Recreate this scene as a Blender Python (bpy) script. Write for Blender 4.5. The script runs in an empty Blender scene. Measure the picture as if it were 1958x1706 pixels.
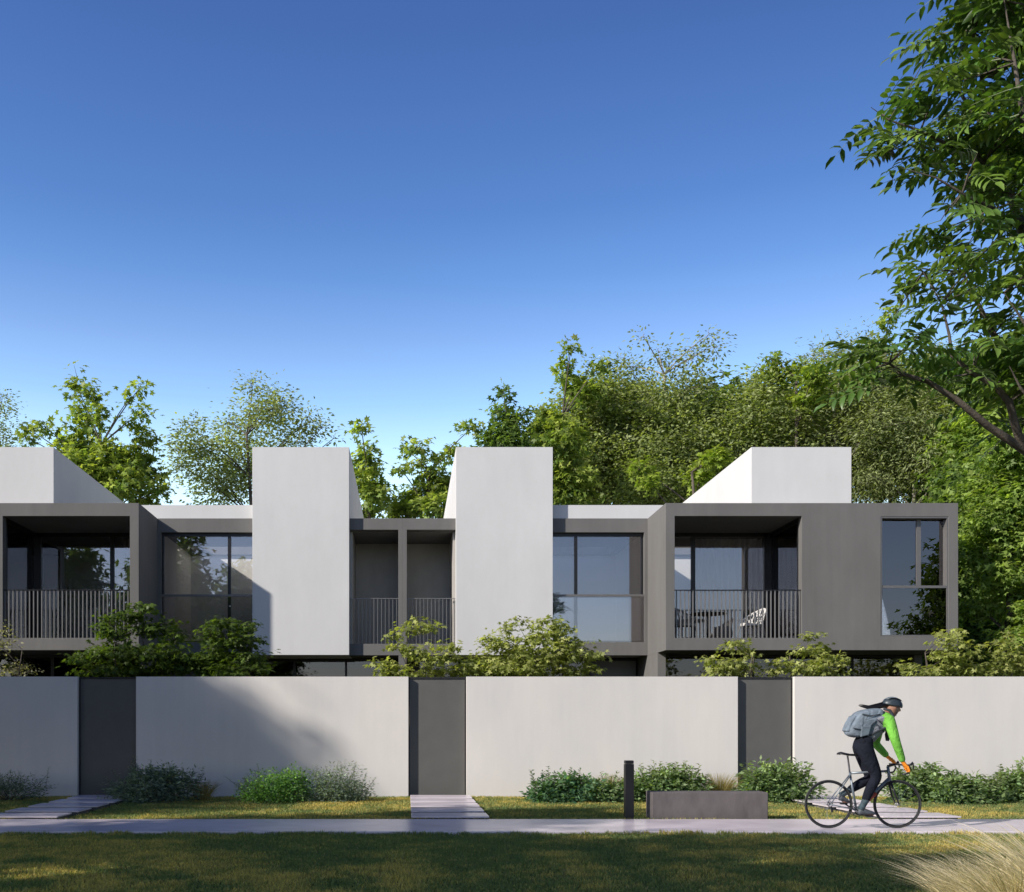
import bpy, bmesh, math, random
import numpy as np
from mathutils import Vector, Matrix, noise as mnoise

# ------------------------------------------------------------------ camera
C = bpy.context.scene.collection
F = 1950.0                      # focal length in photo pixels (photo is 1958 wide)
VX, VY = 778.0, 1388.0          # where the receding lines meet; the eye is 1.5 m up
EYE = 1.5
cam = bpy.data.cameras.new('camera')
cam.sensor_width = 36
cam.lens = 36 * F / 1958
cam.shift_x = (979 - VX) / 1958
cam.shift_y = (VY - 853) / 1958
cam.clip_end = 3000
co = bpy.data.objects.new('camera', cam)
co.location = (0, 0, EYE)
co.rotation_euler = (math.radians(90), 0, 0)
C.objects.link(co)
bpy.context.scene.camera = co

# ------------------------------------------------------------------ light
SUN = Vector((1.80, 1.0, -1.19)).normalized()      # the way the light travels
ELEV = math.asin(-SUN.z)
AZ = math.atan2(-SUN.x, -SUN.y)
w = bpy.data.worlds.new('World')
bpy.context.scene.world = w
w.use_nodes = True
nt = w.node_tree
bg = nt.nodes['Background']
sky = nt.nodes.new('ShaderNodeTexSky')
sky.sky_type = 'NISHITA'
sky.sun_disc = False
sky.sun_elevation = ELEV
sky.sun_rotation = AZ
sky.altitude = 300
sky.air_density = 1.0
sky.dust_density = 0.6
sky.ozone_density = 2.2
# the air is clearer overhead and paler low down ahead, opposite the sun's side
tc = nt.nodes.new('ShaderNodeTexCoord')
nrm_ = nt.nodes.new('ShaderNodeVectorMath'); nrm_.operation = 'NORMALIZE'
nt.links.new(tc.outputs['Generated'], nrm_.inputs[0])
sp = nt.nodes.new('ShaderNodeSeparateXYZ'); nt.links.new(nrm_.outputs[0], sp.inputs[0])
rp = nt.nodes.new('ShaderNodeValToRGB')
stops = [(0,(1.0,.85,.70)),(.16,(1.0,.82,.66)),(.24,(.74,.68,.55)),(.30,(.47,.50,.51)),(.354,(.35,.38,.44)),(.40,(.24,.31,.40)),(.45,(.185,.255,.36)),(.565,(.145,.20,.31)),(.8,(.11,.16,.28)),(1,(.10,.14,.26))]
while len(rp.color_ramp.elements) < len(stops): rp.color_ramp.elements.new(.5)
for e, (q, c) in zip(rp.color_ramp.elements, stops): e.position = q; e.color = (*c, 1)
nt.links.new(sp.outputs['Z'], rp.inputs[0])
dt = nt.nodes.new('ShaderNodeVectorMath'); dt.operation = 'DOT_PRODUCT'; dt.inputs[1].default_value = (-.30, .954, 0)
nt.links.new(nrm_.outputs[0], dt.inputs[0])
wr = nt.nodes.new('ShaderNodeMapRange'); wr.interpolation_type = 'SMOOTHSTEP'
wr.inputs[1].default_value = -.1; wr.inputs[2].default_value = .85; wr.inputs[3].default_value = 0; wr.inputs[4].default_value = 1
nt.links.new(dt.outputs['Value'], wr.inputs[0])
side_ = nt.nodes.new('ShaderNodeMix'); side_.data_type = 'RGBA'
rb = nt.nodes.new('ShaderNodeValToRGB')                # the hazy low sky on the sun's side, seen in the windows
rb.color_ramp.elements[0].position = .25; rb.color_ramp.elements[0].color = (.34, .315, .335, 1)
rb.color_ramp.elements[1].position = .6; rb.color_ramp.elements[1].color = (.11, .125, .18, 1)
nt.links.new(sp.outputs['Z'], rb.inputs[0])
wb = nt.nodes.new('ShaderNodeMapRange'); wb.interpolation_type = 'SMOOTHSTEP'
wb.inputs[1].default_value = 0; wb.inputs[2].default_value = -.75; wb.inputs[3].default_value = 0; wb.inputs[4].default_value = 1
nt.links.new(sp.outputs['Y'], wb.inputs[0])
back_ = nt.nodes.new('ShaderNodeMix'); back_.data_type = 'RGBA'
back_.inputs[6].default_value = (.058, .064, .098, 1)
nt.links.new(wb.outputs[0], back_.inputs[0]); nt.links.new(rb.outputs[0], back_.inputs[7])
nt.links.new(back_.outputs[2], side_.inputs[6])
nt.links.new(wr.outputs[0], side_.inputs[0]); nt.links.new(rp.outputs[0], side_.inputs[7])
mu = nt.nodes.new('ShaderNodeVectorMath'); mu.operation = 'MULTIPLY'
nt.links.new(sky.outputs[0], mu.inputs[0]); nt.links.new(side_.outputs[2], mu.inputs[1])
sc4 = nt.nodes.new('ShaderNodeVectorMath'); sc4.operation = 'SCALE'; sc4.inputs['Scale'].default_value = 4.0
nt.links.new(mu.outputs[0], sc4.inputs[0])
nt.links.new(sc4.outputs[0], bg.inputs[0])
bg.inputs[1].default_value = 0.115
sl = bpy.data.lights.new('sun', 'SUN')
sl.energy = 4.9
sl.angle = math.radians(1.1)
sl.color = (1.0, 0.93, 0.84)
so = bpy.data.objects.new('sun', sl)
so.rotation_euler = SUN.to_track_quat('-Z', 'Y').to_euler()
so.location = (-30, -20, 30)
C.objects.link(so)
vs = bpy.context.scene.view_settings
vs.view_transform = 'Standard'
vs.look = 'None'
vs.gamma = 1
vs.exposure = 0.30
bpy.context.scene.cycles.max_bounces = 7
bpy.context.scene.cycles.transparent_max_bounces = 12

# ------------------------------------------------------------------ helpers
def at(px, py, Y):
    s = F / Y
    return Vector(((px - VX) / s, Y, EYE + (VY - py) / s))

def tag(o, label=None, cat=None, group=None, kind=None):
    if label: o['label'] = label
    if cat: o['category'] = cat
    if group: o['group'] = group
    if kind: o['kind'] = kind
    return o

def thing(name, loc, label, cat, group=None):
    o = bpy.data.objects.new(name, None)
    o.empty_display_size = 0.2
    C.objects.link(o)
    o.location = loc
    return tag(o, label, cat, group)

def base_of(o):
    v = Vector((0, 0, 0))
    while o is not None:
        v += Vector(o.location)
        o = o.parent
    return v

class MB:
    """collects shapes in world coordinates; build() links them as one mesh object"""
    def __init__(self):
        self.v, self.f, self.m = [], [], []
        self.mi = 0
    def add(self, vs, fs):
        n = len(self.v)
        self.v += [tuple(p) for p in vs]
        self.f += [tuple(i + n for i in f) for f in fs]
        self.m += [self.mi] * len(fs)
        return self
    def box(self, x0, x1, y0, y1, z0, z1):
        if x0 > x1: x0, x1 = x1, x0
        vs = [(x0,y0,z0),(x1,y0,z0),(x1,y1,z0),(x0,y1,z0),(x0,y0,z1),(x1,y0,z1),(x1,y1,z1),(x0,y1,z1)]
        return self.add(vs, [(0,3,2,1),(4,5,6,7),(0,1,5,4),(1,2,6,5),(2,3,7,6),(3,0,4,7)])
    def holed(self, x0, x1, z0, z1, holes, y0, y1):
        """a wall in the xz plane with rectangular openings"""
        xs = sorted({x0, x1} | {h[0] for h in holes} | {h[1] for h in holes})
        zs = sorted({z0, z1} | {h[2] for h in holes} | {h[3] for h in holes})
        def solid(i, j):
            if i < 0 or j < 0 or i >= len(xs)-1 or j >= len(zs)-1: return False
            cx, cz = (xs[i]+xs[i+1])/2, (zs[j]+zs[j+1])/2
            return not any(h[0] < cx < h[1] and h[2] < cz < h[3] for h in holes)
        for i in range(len(xs)-1):
            for j in range(len(zs)-1):
                if not solid(i, j): continue
                a, b, c, d = xs[i], xs[i+1], zs[j], zs[j+1]
                self.add([(a,y0,c),(b,y0,c),(b,y0,d),(a,y0,d)], [(0,1,2,3)])
                self.add([(a,y1,c),(b,y1,c),(b,y1,d),(a,y1,d)], [(3,2,1,0)])
                if not solid(i-1, j): self.add([(a,y0,c),(a,y0,d),(a,y1,d),(a,y1,c)], [(0,1,2,3)])
                if not solid(i+1, j): self.add([(b,y0,c),(b,y1,c),(b,y1,d),(b,y0,d)], [(0,1,2,3)])
                if not solid(i, j-1): self.add([(a,y0,c),(a,y1,c),(b,y1,c),(b,y0,c)], [(0,1,2,3)])
                if not solid(i, j+1): self.add([(a,y0,d),(b,y0,d),(b,y1,d),(a,y1,d)], [(0,1,2,3)])
        return self
    def tube(self, pts, rad, n=6, caps=True):
        pts = [Vector(p) for p in pts]
        if not hasattr(rad, '__len__'): rad = [rad]*len(pts)
        vs, fs = [], []
        prev = None
        for i, p in enumerate(pts):
            d = (pts[min(i+1, len(pts)-1)] - pts[max(i-1, 0)])
            d = d.normalized() if d.length > 1e-9 else Vector((0,0,1))
            if prev is None:
                a = d.cross(Vector((0,0,1)) if abs(d.z) < .9 else Vector((1,0,0))).normalized()
            else:
                a = (prev - d*prev.dot(d))
                a = a.normalized() if a.length > 1e-6 else d.orthogonal().normalized()
            prev = a
            b = d.cross(a)
            for k in range(n):
                t = 2*math.pi*k/n
                vs.append(p + (a*math.cos(t) + b*math.sin(t))*rad[i])
        for i in range(len(pts)-1):
            for k in range(n):
                k2 = (k+1) % n
                fs.append((i*n+k, i*n+k2, (i+1)*n+k2, (i+1)*n+k))
        if caps:
            fs.append(tuple(range(n-1, -1, -1)))
            fs.append(tuple((len(pts)-1)*n+k for k in range(n)))
        return self.add(vs, fs)
    def torus(self, c, R, r, axis='y', n=48, m=8, sy=1.0):
        vs, fs = [], []
        for i in range(n):
            t = 2*math.pi*i/n
            for j in range(m):
                u = 2*math.pi*j/m
                q = R + r*math.cos(u)
                h = r*sy*math.sin(u)
                if axis == 'y': p = (c[0]+q*math.cos(t), c[1]+h, c[2]+q*math.sin(t))
                else: p = (c[0]+q*math.cos(t), c[1]+q*math.sin(t), c[2]+h)
                vs.append(p)
        for i in range(n):
            for j in range(m):
                fs.append((i*m+j, ((i+1)%n)*m+j, ((i+1)%n)*m+(j+1)%m, i*m+(j+1)%m))
        return self.add(vs, fs)
    def lathe(self, c, prof, n=20, axis='z'):
        """prof: list of (r, h)"""
        vs, fs = [], []
        for r, h in prof:
            for k in range(n):
                t = 2*math.pi*k/n
                if axis == 'z': vs.append((c[0]+r*math.cos(t), c[1]+r*math.sin(t), c[2]+h))
                else: vs.append((c[0]+r*math.cos(t), c[1]+h, c[2]+r*math.sin(t)))
        for i in range(len(prof)-1):
            for k in range(n):
                k2 = (k+1) % n
                fs.append((i*n+k, i*n+k2, (i+1)*n+k2, (i+1)*n+k))
        fs.append(tuple(range(n-1, -1, -1)))
        fs.append(tuple((len(prof)-1)*n+k for k in range(n)))
        return self.add(vs, fs)
    def build(self, name, mat, parent=None, smooth=False, origin=None, bevel=0, fix=True):
        o0 = base_of(parent) if parent is not None else Vector(origin or (0,0,0))
        me = bpy.data.meshes.new(name)
        me.from_pydata([(p[0]-o0.x, p[1]-o0.y, p[2]-o0.z) for p in self.v], [], self.f)
        mats = mat if isinstance(mat, (list, tuple)) else [mat]
        for mm in mats: me.materials.append(mm)
        if len(mats) > 1: me.polygons.foreach_set('material_index', self.m)
        if fix:
            bm = bmesh.new(); bm.from_mesh(me)
            bmesh.ops.remove_doubles(bm, verts=bm.verts, dist=1e-5)
            bmesh.ops.recalc_face_normals(bm, faces=bm.faces)
            bm.to_mesh(me); bm.free()
        if smooth: me.polygons.foreach_set('use_smooth', [True]*len(me.polygons))
        me.update()
        o = bpy.data.objects.new(name, me)
        C.objects.link(o)
        if parent is not None: o.parent = parent
        else: o.location = o0
        if bevel:
            b = o.modifiers.new('bevel', 'BEVEL'); b.width = bevel; b.segments = 2; b.limit_method = 'ANGLE'
        return o

def np_mesh(name, verts, faces_n, loops, mat, parent=None, origin=(0,0,0), col=None, smooth=False):
    """fast mesh from arrays; faces_n = verts per face (constant)"""
    o0 = base_of(parent) if parent is not None else Vector(origin)
    me = bpy.data.meshes.new(name)
    nv, nf = len(verts), len(loops)//faces_n
    me.vertices.add(nv)
    me.vertices.foreach_set('co', (verts - np.array(o0)).astype(np.float32).ravel())
    me.loops.add(len(loops))
    me.loops.foreach_set('vertex_index', loops.astype(np.int32))
    me.polygons.add(nf)
    me.polygons.foreach_set('loop_start', np.arange(0, nf*faces_n, faces_n, dtype=np.int32))
    if smooth: me.polygons.foreach_set('use_smooth', np.ones(nf, dtype=bool))
    me.materials.append(mat)
    if col is not None:
        ca = me.color_attributes.new('tint', 'FLOAT_COLOR', 'POINT')
        c4 = np.ones((nv, 4), dtype=np.float32); c4[:, :3] = col
        ca.data.foreach_set('color', c4.ravel())
    me.update(calc_edges=True)
    o = bpy.data.objects.new(name, me)
    C.objects.link(o)
    if parent is not None: o.parent = parent
    else: o.location = o0
    return o

# ------------------------------------------------------------------ materials
def newmat(name):
    m = bpy.data.materials.new(name); m.use_nodes = True
    return m, m.node_tree, m.node_tree.nodes['Principled BSDF']

def plaster(name, col, var=.06, rough=.85, bump=.12, scale=1.4, streak=0.0, warm=(1,1,1)):
    m, n, p = newmat(name)
    tc = n.nodes.new('ShaderNodeTexCoord')
    geo = n.nodes.new('ShaderNodeNewGeometry')
    mp = n.nodes.new('ShaderNodeMapping'); mp.inputs['Scale'].default_value = (1, 1, .45)
    n.links.new(geo.outputs['Position'], mp.inputs[0])
    a = n.nodes.new('ShaderNodeTexNoise'); a.inputs['Scale'].default_value = scale; a.inputs['Detail'].default_value = 7; a.inputs['Roughness'].default_value = .62
    n.links.new(mp.outputs[0], a.inputs['Vector'])
    r = n.nodes.new('ShaderNodeValToRGB')
    lo = [c*(1-var*2.2)*(2-wc) for c, wc in zip(col, warm)]; hi = [c*(1+var*1.6)*wc for c, wc in zip(col, warm)]
    r.color_ramp.elements[0].position = .3; r.color_ramp.elements[1].position = .7
    r.color_ramp.elements[0].color = (*lo, 1); r.color_ramp.elements[1].color = (*hi, 1)
    n.links.new(a.outputs[0], r.inputs[0])
    out = r.outputs[0]
    # thin vertical rain streaks
    m2 = n.nodes.new('ShaderNodeMapping'); m2.inputs['Scale'].default_value = (7, 7, .25)
    n.links.new(geo.outputs['Position'], m2.inputs[0])
    b = n.nodes.new('ShaderNodeTexNoise'); b.inputs['Scale'].default_value = 1; b.inputs['Detail'].default_value = 5
    n.links.new(m2.outputs[0], b.inputs['Vector'])
    mr = n.nodes.new('ShaderNodeMapRange'); mr.inputs[1].default_value = .35; mr.inputs[2].default_value = .7
    mr.inputs[3].default_value = 1 - streak; mr.inputs[4].default_value = 1 + streak*.4
    n.links.new(b.outputs[0], mr.inputs[0])
    mx = n.nodes.new('ShaderNodeVectorMath'); mx.operation = 'SCALE'
    n.links.new(out, mx.inputs[0]); n.links.new(mr.outputs[0], mx.inputs['Scale'])
    n.links.new(mx.outputs[0], p.inputs['Base Color'])
    p.inputs['Roughness'].default_value = rough
    p.inputs['Specular IOR Level'].default_value = .25
    g = n.nodes.new('ShaderNodeTexNoise'); g.inputs['Scale'].default_value = 55; g.inputs['Detail'].default_value = 4
    n.links.new(geo.outputs['Position'], g.inputs['Vector'])
    bp = n.nodes.new('ShaderNodeBump'); bp.inputs['Strength'].default_value = bump; bp.inputs['Distance'].default_value = .01
    n.links.new(g.outputs[0], bp.inputs['Height']); n.links.new(bp.outputs[0], p.inputs['Normal'])
    return m

def plain(name, col, rough=.5, metal=0.0, spec=.5, noise=0.08, scale=30, folds=0):
    m, n, p = newmat(name)
    p.inputs['Roughness'].default_value = rough
    p.inputs['Metallic'].default_value = metal
    p.inputs['Specular IOR Level'].default_value = spec
    geo = n.nodes.new('ShaderNodeTexCoord')
    a = n.nodes.new('ShaderNodeTexNoise'); a.inputs['Scale'].default_value = scale; a.inputs['Detail'].default_value = 4
    n.links.new(geo.outputs['Object'], a.inputs['Vector'])
    r = n.nodes.new('ShaderNodeValToRGB')
    r.color_ramp.elements[0].position = .3; r.color_ramp.elements[1].position = .7
    r.color_ramp.elements[0].color = (*[c*(1-noise) for c in col], 1)
    r.color_ramp.elements[1].color = (*[c*(1+noise) for c in col], 1)
    n.links.new(a.outputs[0], r.inputs[0]); n.links.new(r.outputs[0], p.inputs['Base Color'])
    if folds:
        g = n.nodes.new('ShaderNodeTexNoise'); g.inputs['Scale'].default_value = 11; g.inputs['Detail'].default_value = 3; g.inputs['Distortion'].default_value = 1.2
        n.links.new(geo.outputs['Object'], g.inputs['Vector'])
        b = n.nodes.new('ShaderNodeBump'); b.inputs['Strength'].default_value = folds; b.inputs['Distance'].default_value = .03
        n.links.new(g.outputs[0], b.inputs['Height']); n.links.new(b.outputs[0], p.inputs['Normal'])
    return m

def leafmat(name, trans=.46, rough=.5, spec=.35, boost=1.0):
    m, n, p = newmat(name)
    at_ = n.nodes.new('ShaderNodeAttribute'); at_.attribute_name = 'tint'
    p.inputs['Roughness'].default_value = rough
    p.inputs['Specular IOR Level'].default_value = spec
    n.links.new(at_.outputs['Color'], p.inputs['Base Color'])
    t = n.nodes.new('ShaderNodeBsdfTranslucent')
    h = n.nodes.new('ShaderNodeMix'); h.data_type = 'RGBA'; h.blend_type = 'MULTIPLY'; h.inputs[0].default_value = 1
    n.links.new(at_.outputs['Color'], h.inputs[6]); h.inputs[7].default_value = (1.5*boost, 1.6*boost, .55*boost, 1)
    n.links.new(h.outputs[2], t.inputs[0])
    mix = n.nodes.new('ShaderNodeMixShader'); mix.inputs[0].default_value = trans
    n.links.new(p.outputs[0], mix.inputs[1]); n.links.new(t.outputs[0], mix.inputs[2])
    n.links.new(mix.outputs[0], n.nodes['Material Output'].inputs[0])
    return m

def glassmat(name, tint=(.94,.94,.94), ior=2.0, rough=0.0):
    m, n, p = newmat(name)
    n.nodes.remove(p)
    tr = n.nodes.new('ShaderNodeBsdfTransparent'); tr.inputs[0].default_value = (*tint, 1)
    gl = n.nodes.new('ShaderNodeBsdfGlossy'); gl.inputs['Roughness'].default_value = rough; gl.inputs[0].default_value = (.90,.85,.86,1)
    fr = n.nodes.new('ShaderNodeFresnel'); fr.inputs[0].default_value = ior
    mix = n.nodes.new('ShaderNodeMixShader')
    n.links.new(fr.outputs[0], mix.inputs[0]); n.links.new(tr.outputs[0], mix.inputs[1]); n.links.new(gl.outputs[0], mix.inputs[2])
    n.links.new(mix.outputs[0], n.nodes['Material Output'].inputs[0])
    return m

M = {}
M['white'] = plaster('white_plaster', (.61,.61,.605), var=.020, streak=.008, bump=.10)
M['dark'] = plaster('dark_plaster', (.155,.152,.146), var=.05, streak=.05, scale=1.1, bump=.15)
M['wall'] = plaster('garden_wall_plaster', (.66,.635,.605), var=.028, streak=.022, scale=.8, warm=(1.012,1,.985), bump=.12)
M['loggia'] = plaster('loggia_plaster', (.42,.40,.37), var=.08, scale=1.2)
M['frame'] = plain('window_metal', (.03,.03,.032), .4, .6)
M['frame_grey'] = plain('window_metal_grey', (.16,.155,.15), .45, .3)
M['rail'] = plain('railing_metal', (.20,.195,.19), .4, .3)
M['glass'] = glassmat('window_glass', ior=2.3)
M['glass2'] = glassmat('dark_glass', tint=(.45,.48,.5), ior=1.8)
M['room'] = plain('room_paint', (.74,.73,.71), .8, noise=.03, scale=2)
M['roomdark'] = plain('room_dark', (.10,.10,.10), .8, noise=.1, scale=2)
M['gate'] = plain('gate_metal', (.105,.104,.098), .55, .0, .4, .06, 3)
M['gateframe'] = plain('gate_frame_metal', (.02,.02,.022), .5, .2)
M['path'] = plaster('path_concrete', (.68,.61,.655), var=.09, scale=.9, rough=.27, bump=.03)
M['path'].node_tree.nodes['Principled BSDF'].inputs['Specular IOR Level'].default_value = .55
M['bench'] = plaster('bench_concrete', (.125,.112,.112), var=.10, scale=5, bump=.5)
M['black'] = plain('black_metal', (.008,.008,.009), .45, .2)
M['bark'] = plaster('bark', (.10,.085,.07), var=.25, scale=9, bump=.8)
M['palebark'] = plaster('pale_bark', (.34,.31,.27), var=.2, scale=9, bump=.6)
M['leaf'] = leafmat('leaves')
M['leafdark'] = leafmat('glossy_leaves', trans=.28, rough=.38, spec=.5)
M['grass'] = leafmat('grass_blades', trans=.3, rough=.6, spec=.2)
M['straw'] = leafmat('straw_blades', trans=.3, rough=.6, spec=.3)
# ------------------------------------------------------------------ ground, path, stepping stones
def ground_mat():
    m, n, p = newmat('ground_soil_grass')
    geo = n.nodes.new('ShaderNodeNewGeometry')
    a = n.nodes.new('ShaderNodeTexNoise'); a.inputs['Scale'].default_value = .9; a.inputs['Detail'].default_value = 9; a.inputs['Roughness'].default_value = .7
    n.links.new(geo.outputs['Position'], a.inputs['Vector'])
    r = n.nodes.new('ShaderNodeValToRGB')
    r.color_ramp.elements[0].position = .35; r.color_ramp.elements[0].color = (.018,.034,.010,1)
    r.color_ramp.elements[1].position = .68; r.color_ramp.elements[1].color = (.10,.085,.022,1)
    n.links.new(a.outputs[0], r.inputs[0]); n.links.new(r.outputs[0], p.inputs['Base Color'])
    p.inputs['Roughness'].default_value = .95; p.inputs['Specular IOR Level'].default_value = .1
    return m
GM = ground_mat()
g = MB()
g.add([(-1500,-1500,0),(1500,-1500,0),(1500,1500,0),(-1500,1500,0)], [(0,1,2,3)])
tag(g.build('ground', GM, fix=False), kind='structure')
PY0, PY1, PT = 14.0, 15.86, .05
p_ = MB().box(-60, 60, PY0, PY1, -.05, PT)
tag(p_.build('path', M['path'], bevel=.006), kind='structure')

# lawn blades: one object, nobody could count them
def lawn():
    rs = np.random.RandomState(3)
    def field(n, x0, x1, y0, y1, bias=1.0):
        x = rs.uniform(x0, x1, n); y = y0 + (y1-y0)*rs.uniform(0, 1, n)**bias
        return x, y
    parts = [field(330000, -7.5, 11.0, 8.4, 14.0), field(230000, -10.0, 15.0, PY1, 21.5)]
    x = np.concatenate([p[0] for p in parts]); y = np.concatenate([p[1] for p in parts])
    # keep blades within the picture's wedge and a bit more, off the path and the slabs
    keep = (x > -.42*y - 1.5) & (x < .63*y + 1.5)
    for (a, b, c, d) in SLABS: keep &= ~((x > a-.0) & (x < b+.0) & (y > c-.0) & (y < d+.0))
    x, y = x[keep], y[keep]
    n = len(x)
    def nz(sc, seed, ay=1.0):
        g = np.random.RandomState(seed).uniform(-1, 1, (257, 257))
        u, v_ = (x+50)*sc, (y+50)*sc*ay
        i, j = np.floor(u).astype(int), np.floor(v_).astype(int)
        a, b = u-i, v_-j; a = a*a*(3-2*a); b = b*b*(3-2*b)
        i0, j0, i1, j1 = i % 257, j % 257, (i+1) % 257, (j+1) % 257
        return (g[i0,j0]*(1-a)+g[i1,j0]*a)*(1-b) + (g[i0,j1]*(1-a)+g[i1,j1]*a)*b
    big = nz(.55, 1); mid = nz(1.7, 2); fin = nz(6.5, 3)
    f = big*.55 + mid*.6 + fin*.5 + rs.normal(0, .30, n)
    f += .32
    h = rs.uniform(.022, .05, n)*(1 + .25*mid)*(1 + .7*(np.abs(y-13.93) < .08)*(fin > 0) + .5*(np.abs(y-15.95) < .08))
    w_ = rs.uniform(.0035, .007, n)
    ang = rs.uniform(0, 2*np.pi, n)
    lean = rs.normal(0, .018, (n, 2))
    dx, dy = np.cos(ang)*w_, np.sin(ang)*w_
    v = np.zeros((n, 5, 3), np.float32)
    v[:,0] = np.stack([x-dx, y-dy, np.zeros(n)-.002], 1)
    v[:,1] = np.stack([x+dx, y+dy, np.zeros(n)-.002], 1)
    v[:,2] = np.stack([x+dx*.8+lean[:,0]*.4, y+dy*.8+lean[:,1]*.4, h*.6], 1)
    v[:,3] = np.stack([x-dx*.8+lean[:,0]*.4, y-dy*.8+lean[:,1]*.4, h*.6], 1)
    v[:,4] = np.stack([x+lean[:,0]*1.3, y+lean[:,1]*1.3, h], 1)
    tri = np.array([0,1,2, 0,2,3, 3,2,4])
    loops = (np.arange(n)[:,None]*5 + tri[None,:]).ravel()
    green = np.array([.17,.215,.075]); dkg = np.array([.115,.175,.070]); yel = np.array([.56,.43,.13]); tan = np.array([.34,.26,.12])
    t = np.clip((f-.2)*1.2, 0, .9)[:,None]
    c = green*(1-t) + yel*t
    t2 = np.clip((-f-.1)*1.4, 0, 1)[:,None]
    c = c*(1-t2) + dkg*t2
    pick = rs.uniform(0,1,n) < .05
    c[pick] = tan
    c *= rs.uniform(.8, 1.5, n)[:,None]
    col = np.repeat(c[:,None,:], 5, axis=1)
    col[:,0:2] *= .7
    o = np_mesh('lawn_grass', v.reshape(-1,3), 3, loops, M['grass'], col=col.reshape(-1,3))
    tag(o, 'short green and ochre lawn grass on both sides of the path', 'grass', kind='stuff')

SLABS = []
rows = [(15.96,16.66),(17.00,17.70),(18.04,18.74),(19.08,19.78),(20.12,20.92)]
def slab(x0, x1, y0, y1, label, group):
    SLABS.append((x0, x1, y0, y1+.35))
    t = thing('stepping_slab', ((x0+x1)/2, (y0+y1)/2, 0), label, 'paving slab', group)
    MB().box(x0, x1, y0, y1, .058, .082).build('slab_top', M['path'], t, bevel=.005)
    MB().box(x0+.03, x1-.03, y0+.05, y1-.03, -.04, .057).build('slab_base', M['roomdark'], t)  # dark colour stands in for the shade in the gaps between slabs
ordn = ['nearest the path', 'second from the path', 'middle one of five', 'fourth from the path', 'closest to the gate']
for (x0, x1, pn, gname) in [(-6.70,-5.47,'left','left gate'), (.07,1.29,'middle','middle gate'), (7.45,8.68,'right','right gate behind the cyclist')]:
    for k, (a, b) in enumerate(rows):
        slab(x0, x1, a, b, 'pale concrete stepping slab before the %s, %s' % (gname, ordn[k]), 'stepping slabs before the %s' % gname)
lawn()

# ------------------------------------------------------------------ garden wall and gates
YW = 21.36
sW = F/YW
def wx(px): return (px-VX)/sW
WZ = 2.53
segs = [(-16.0, wx(148), 'pale plaster garden wall section at the far left, in tree shade'),
        (wx(260), wx(781), 'pale plaster garden wall section between left and middle gates, half in diagonal shade'),
        (wx(892), wx(1411), 'pale sunlit plaster garden wall section between middle and right gates'),
        (wx(1519), 20.0, 'pale sunlit plaster garden wall section behind the cyclist, right of the right gate')]
for a, b, lab in segs:
    o = MB().box(a, b, YW, YW+.2, -.1, WZ).build('garden_wall', M['wall'], origin=((a+b)/2, YW, 0), bevel=.004)
    tag(o, lab, 'wall', 'sections of the garden wall')
for (p0, p1, lab) in [(148,260,'dark metal garden gate at left, in shade'), (781,892,'grey metal garden gate in the middle, sunlit'), (1411,1519,'grey metal garden gate left of the cyclist')]:
    a, b = wx(p0), wx(p1)
    t = thing('garden_gate', ((a+b)/2, YW+.11, 0), lab, 'gate', 'garden gates')
    MB().box(a+.025, b-.025, YW+.12, YW+.16, .02, WZ-.045).build('door_leaf', M['gate'], t, bevel=.003)
    fr = MB().holed(a, b, 0, WZ-.005, [(a+.02, b-.02, -.02, WZ-.04)], YW+.10, YW+.18)
    fr.build('gate_frame', M['gateframe'], t)

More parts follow.
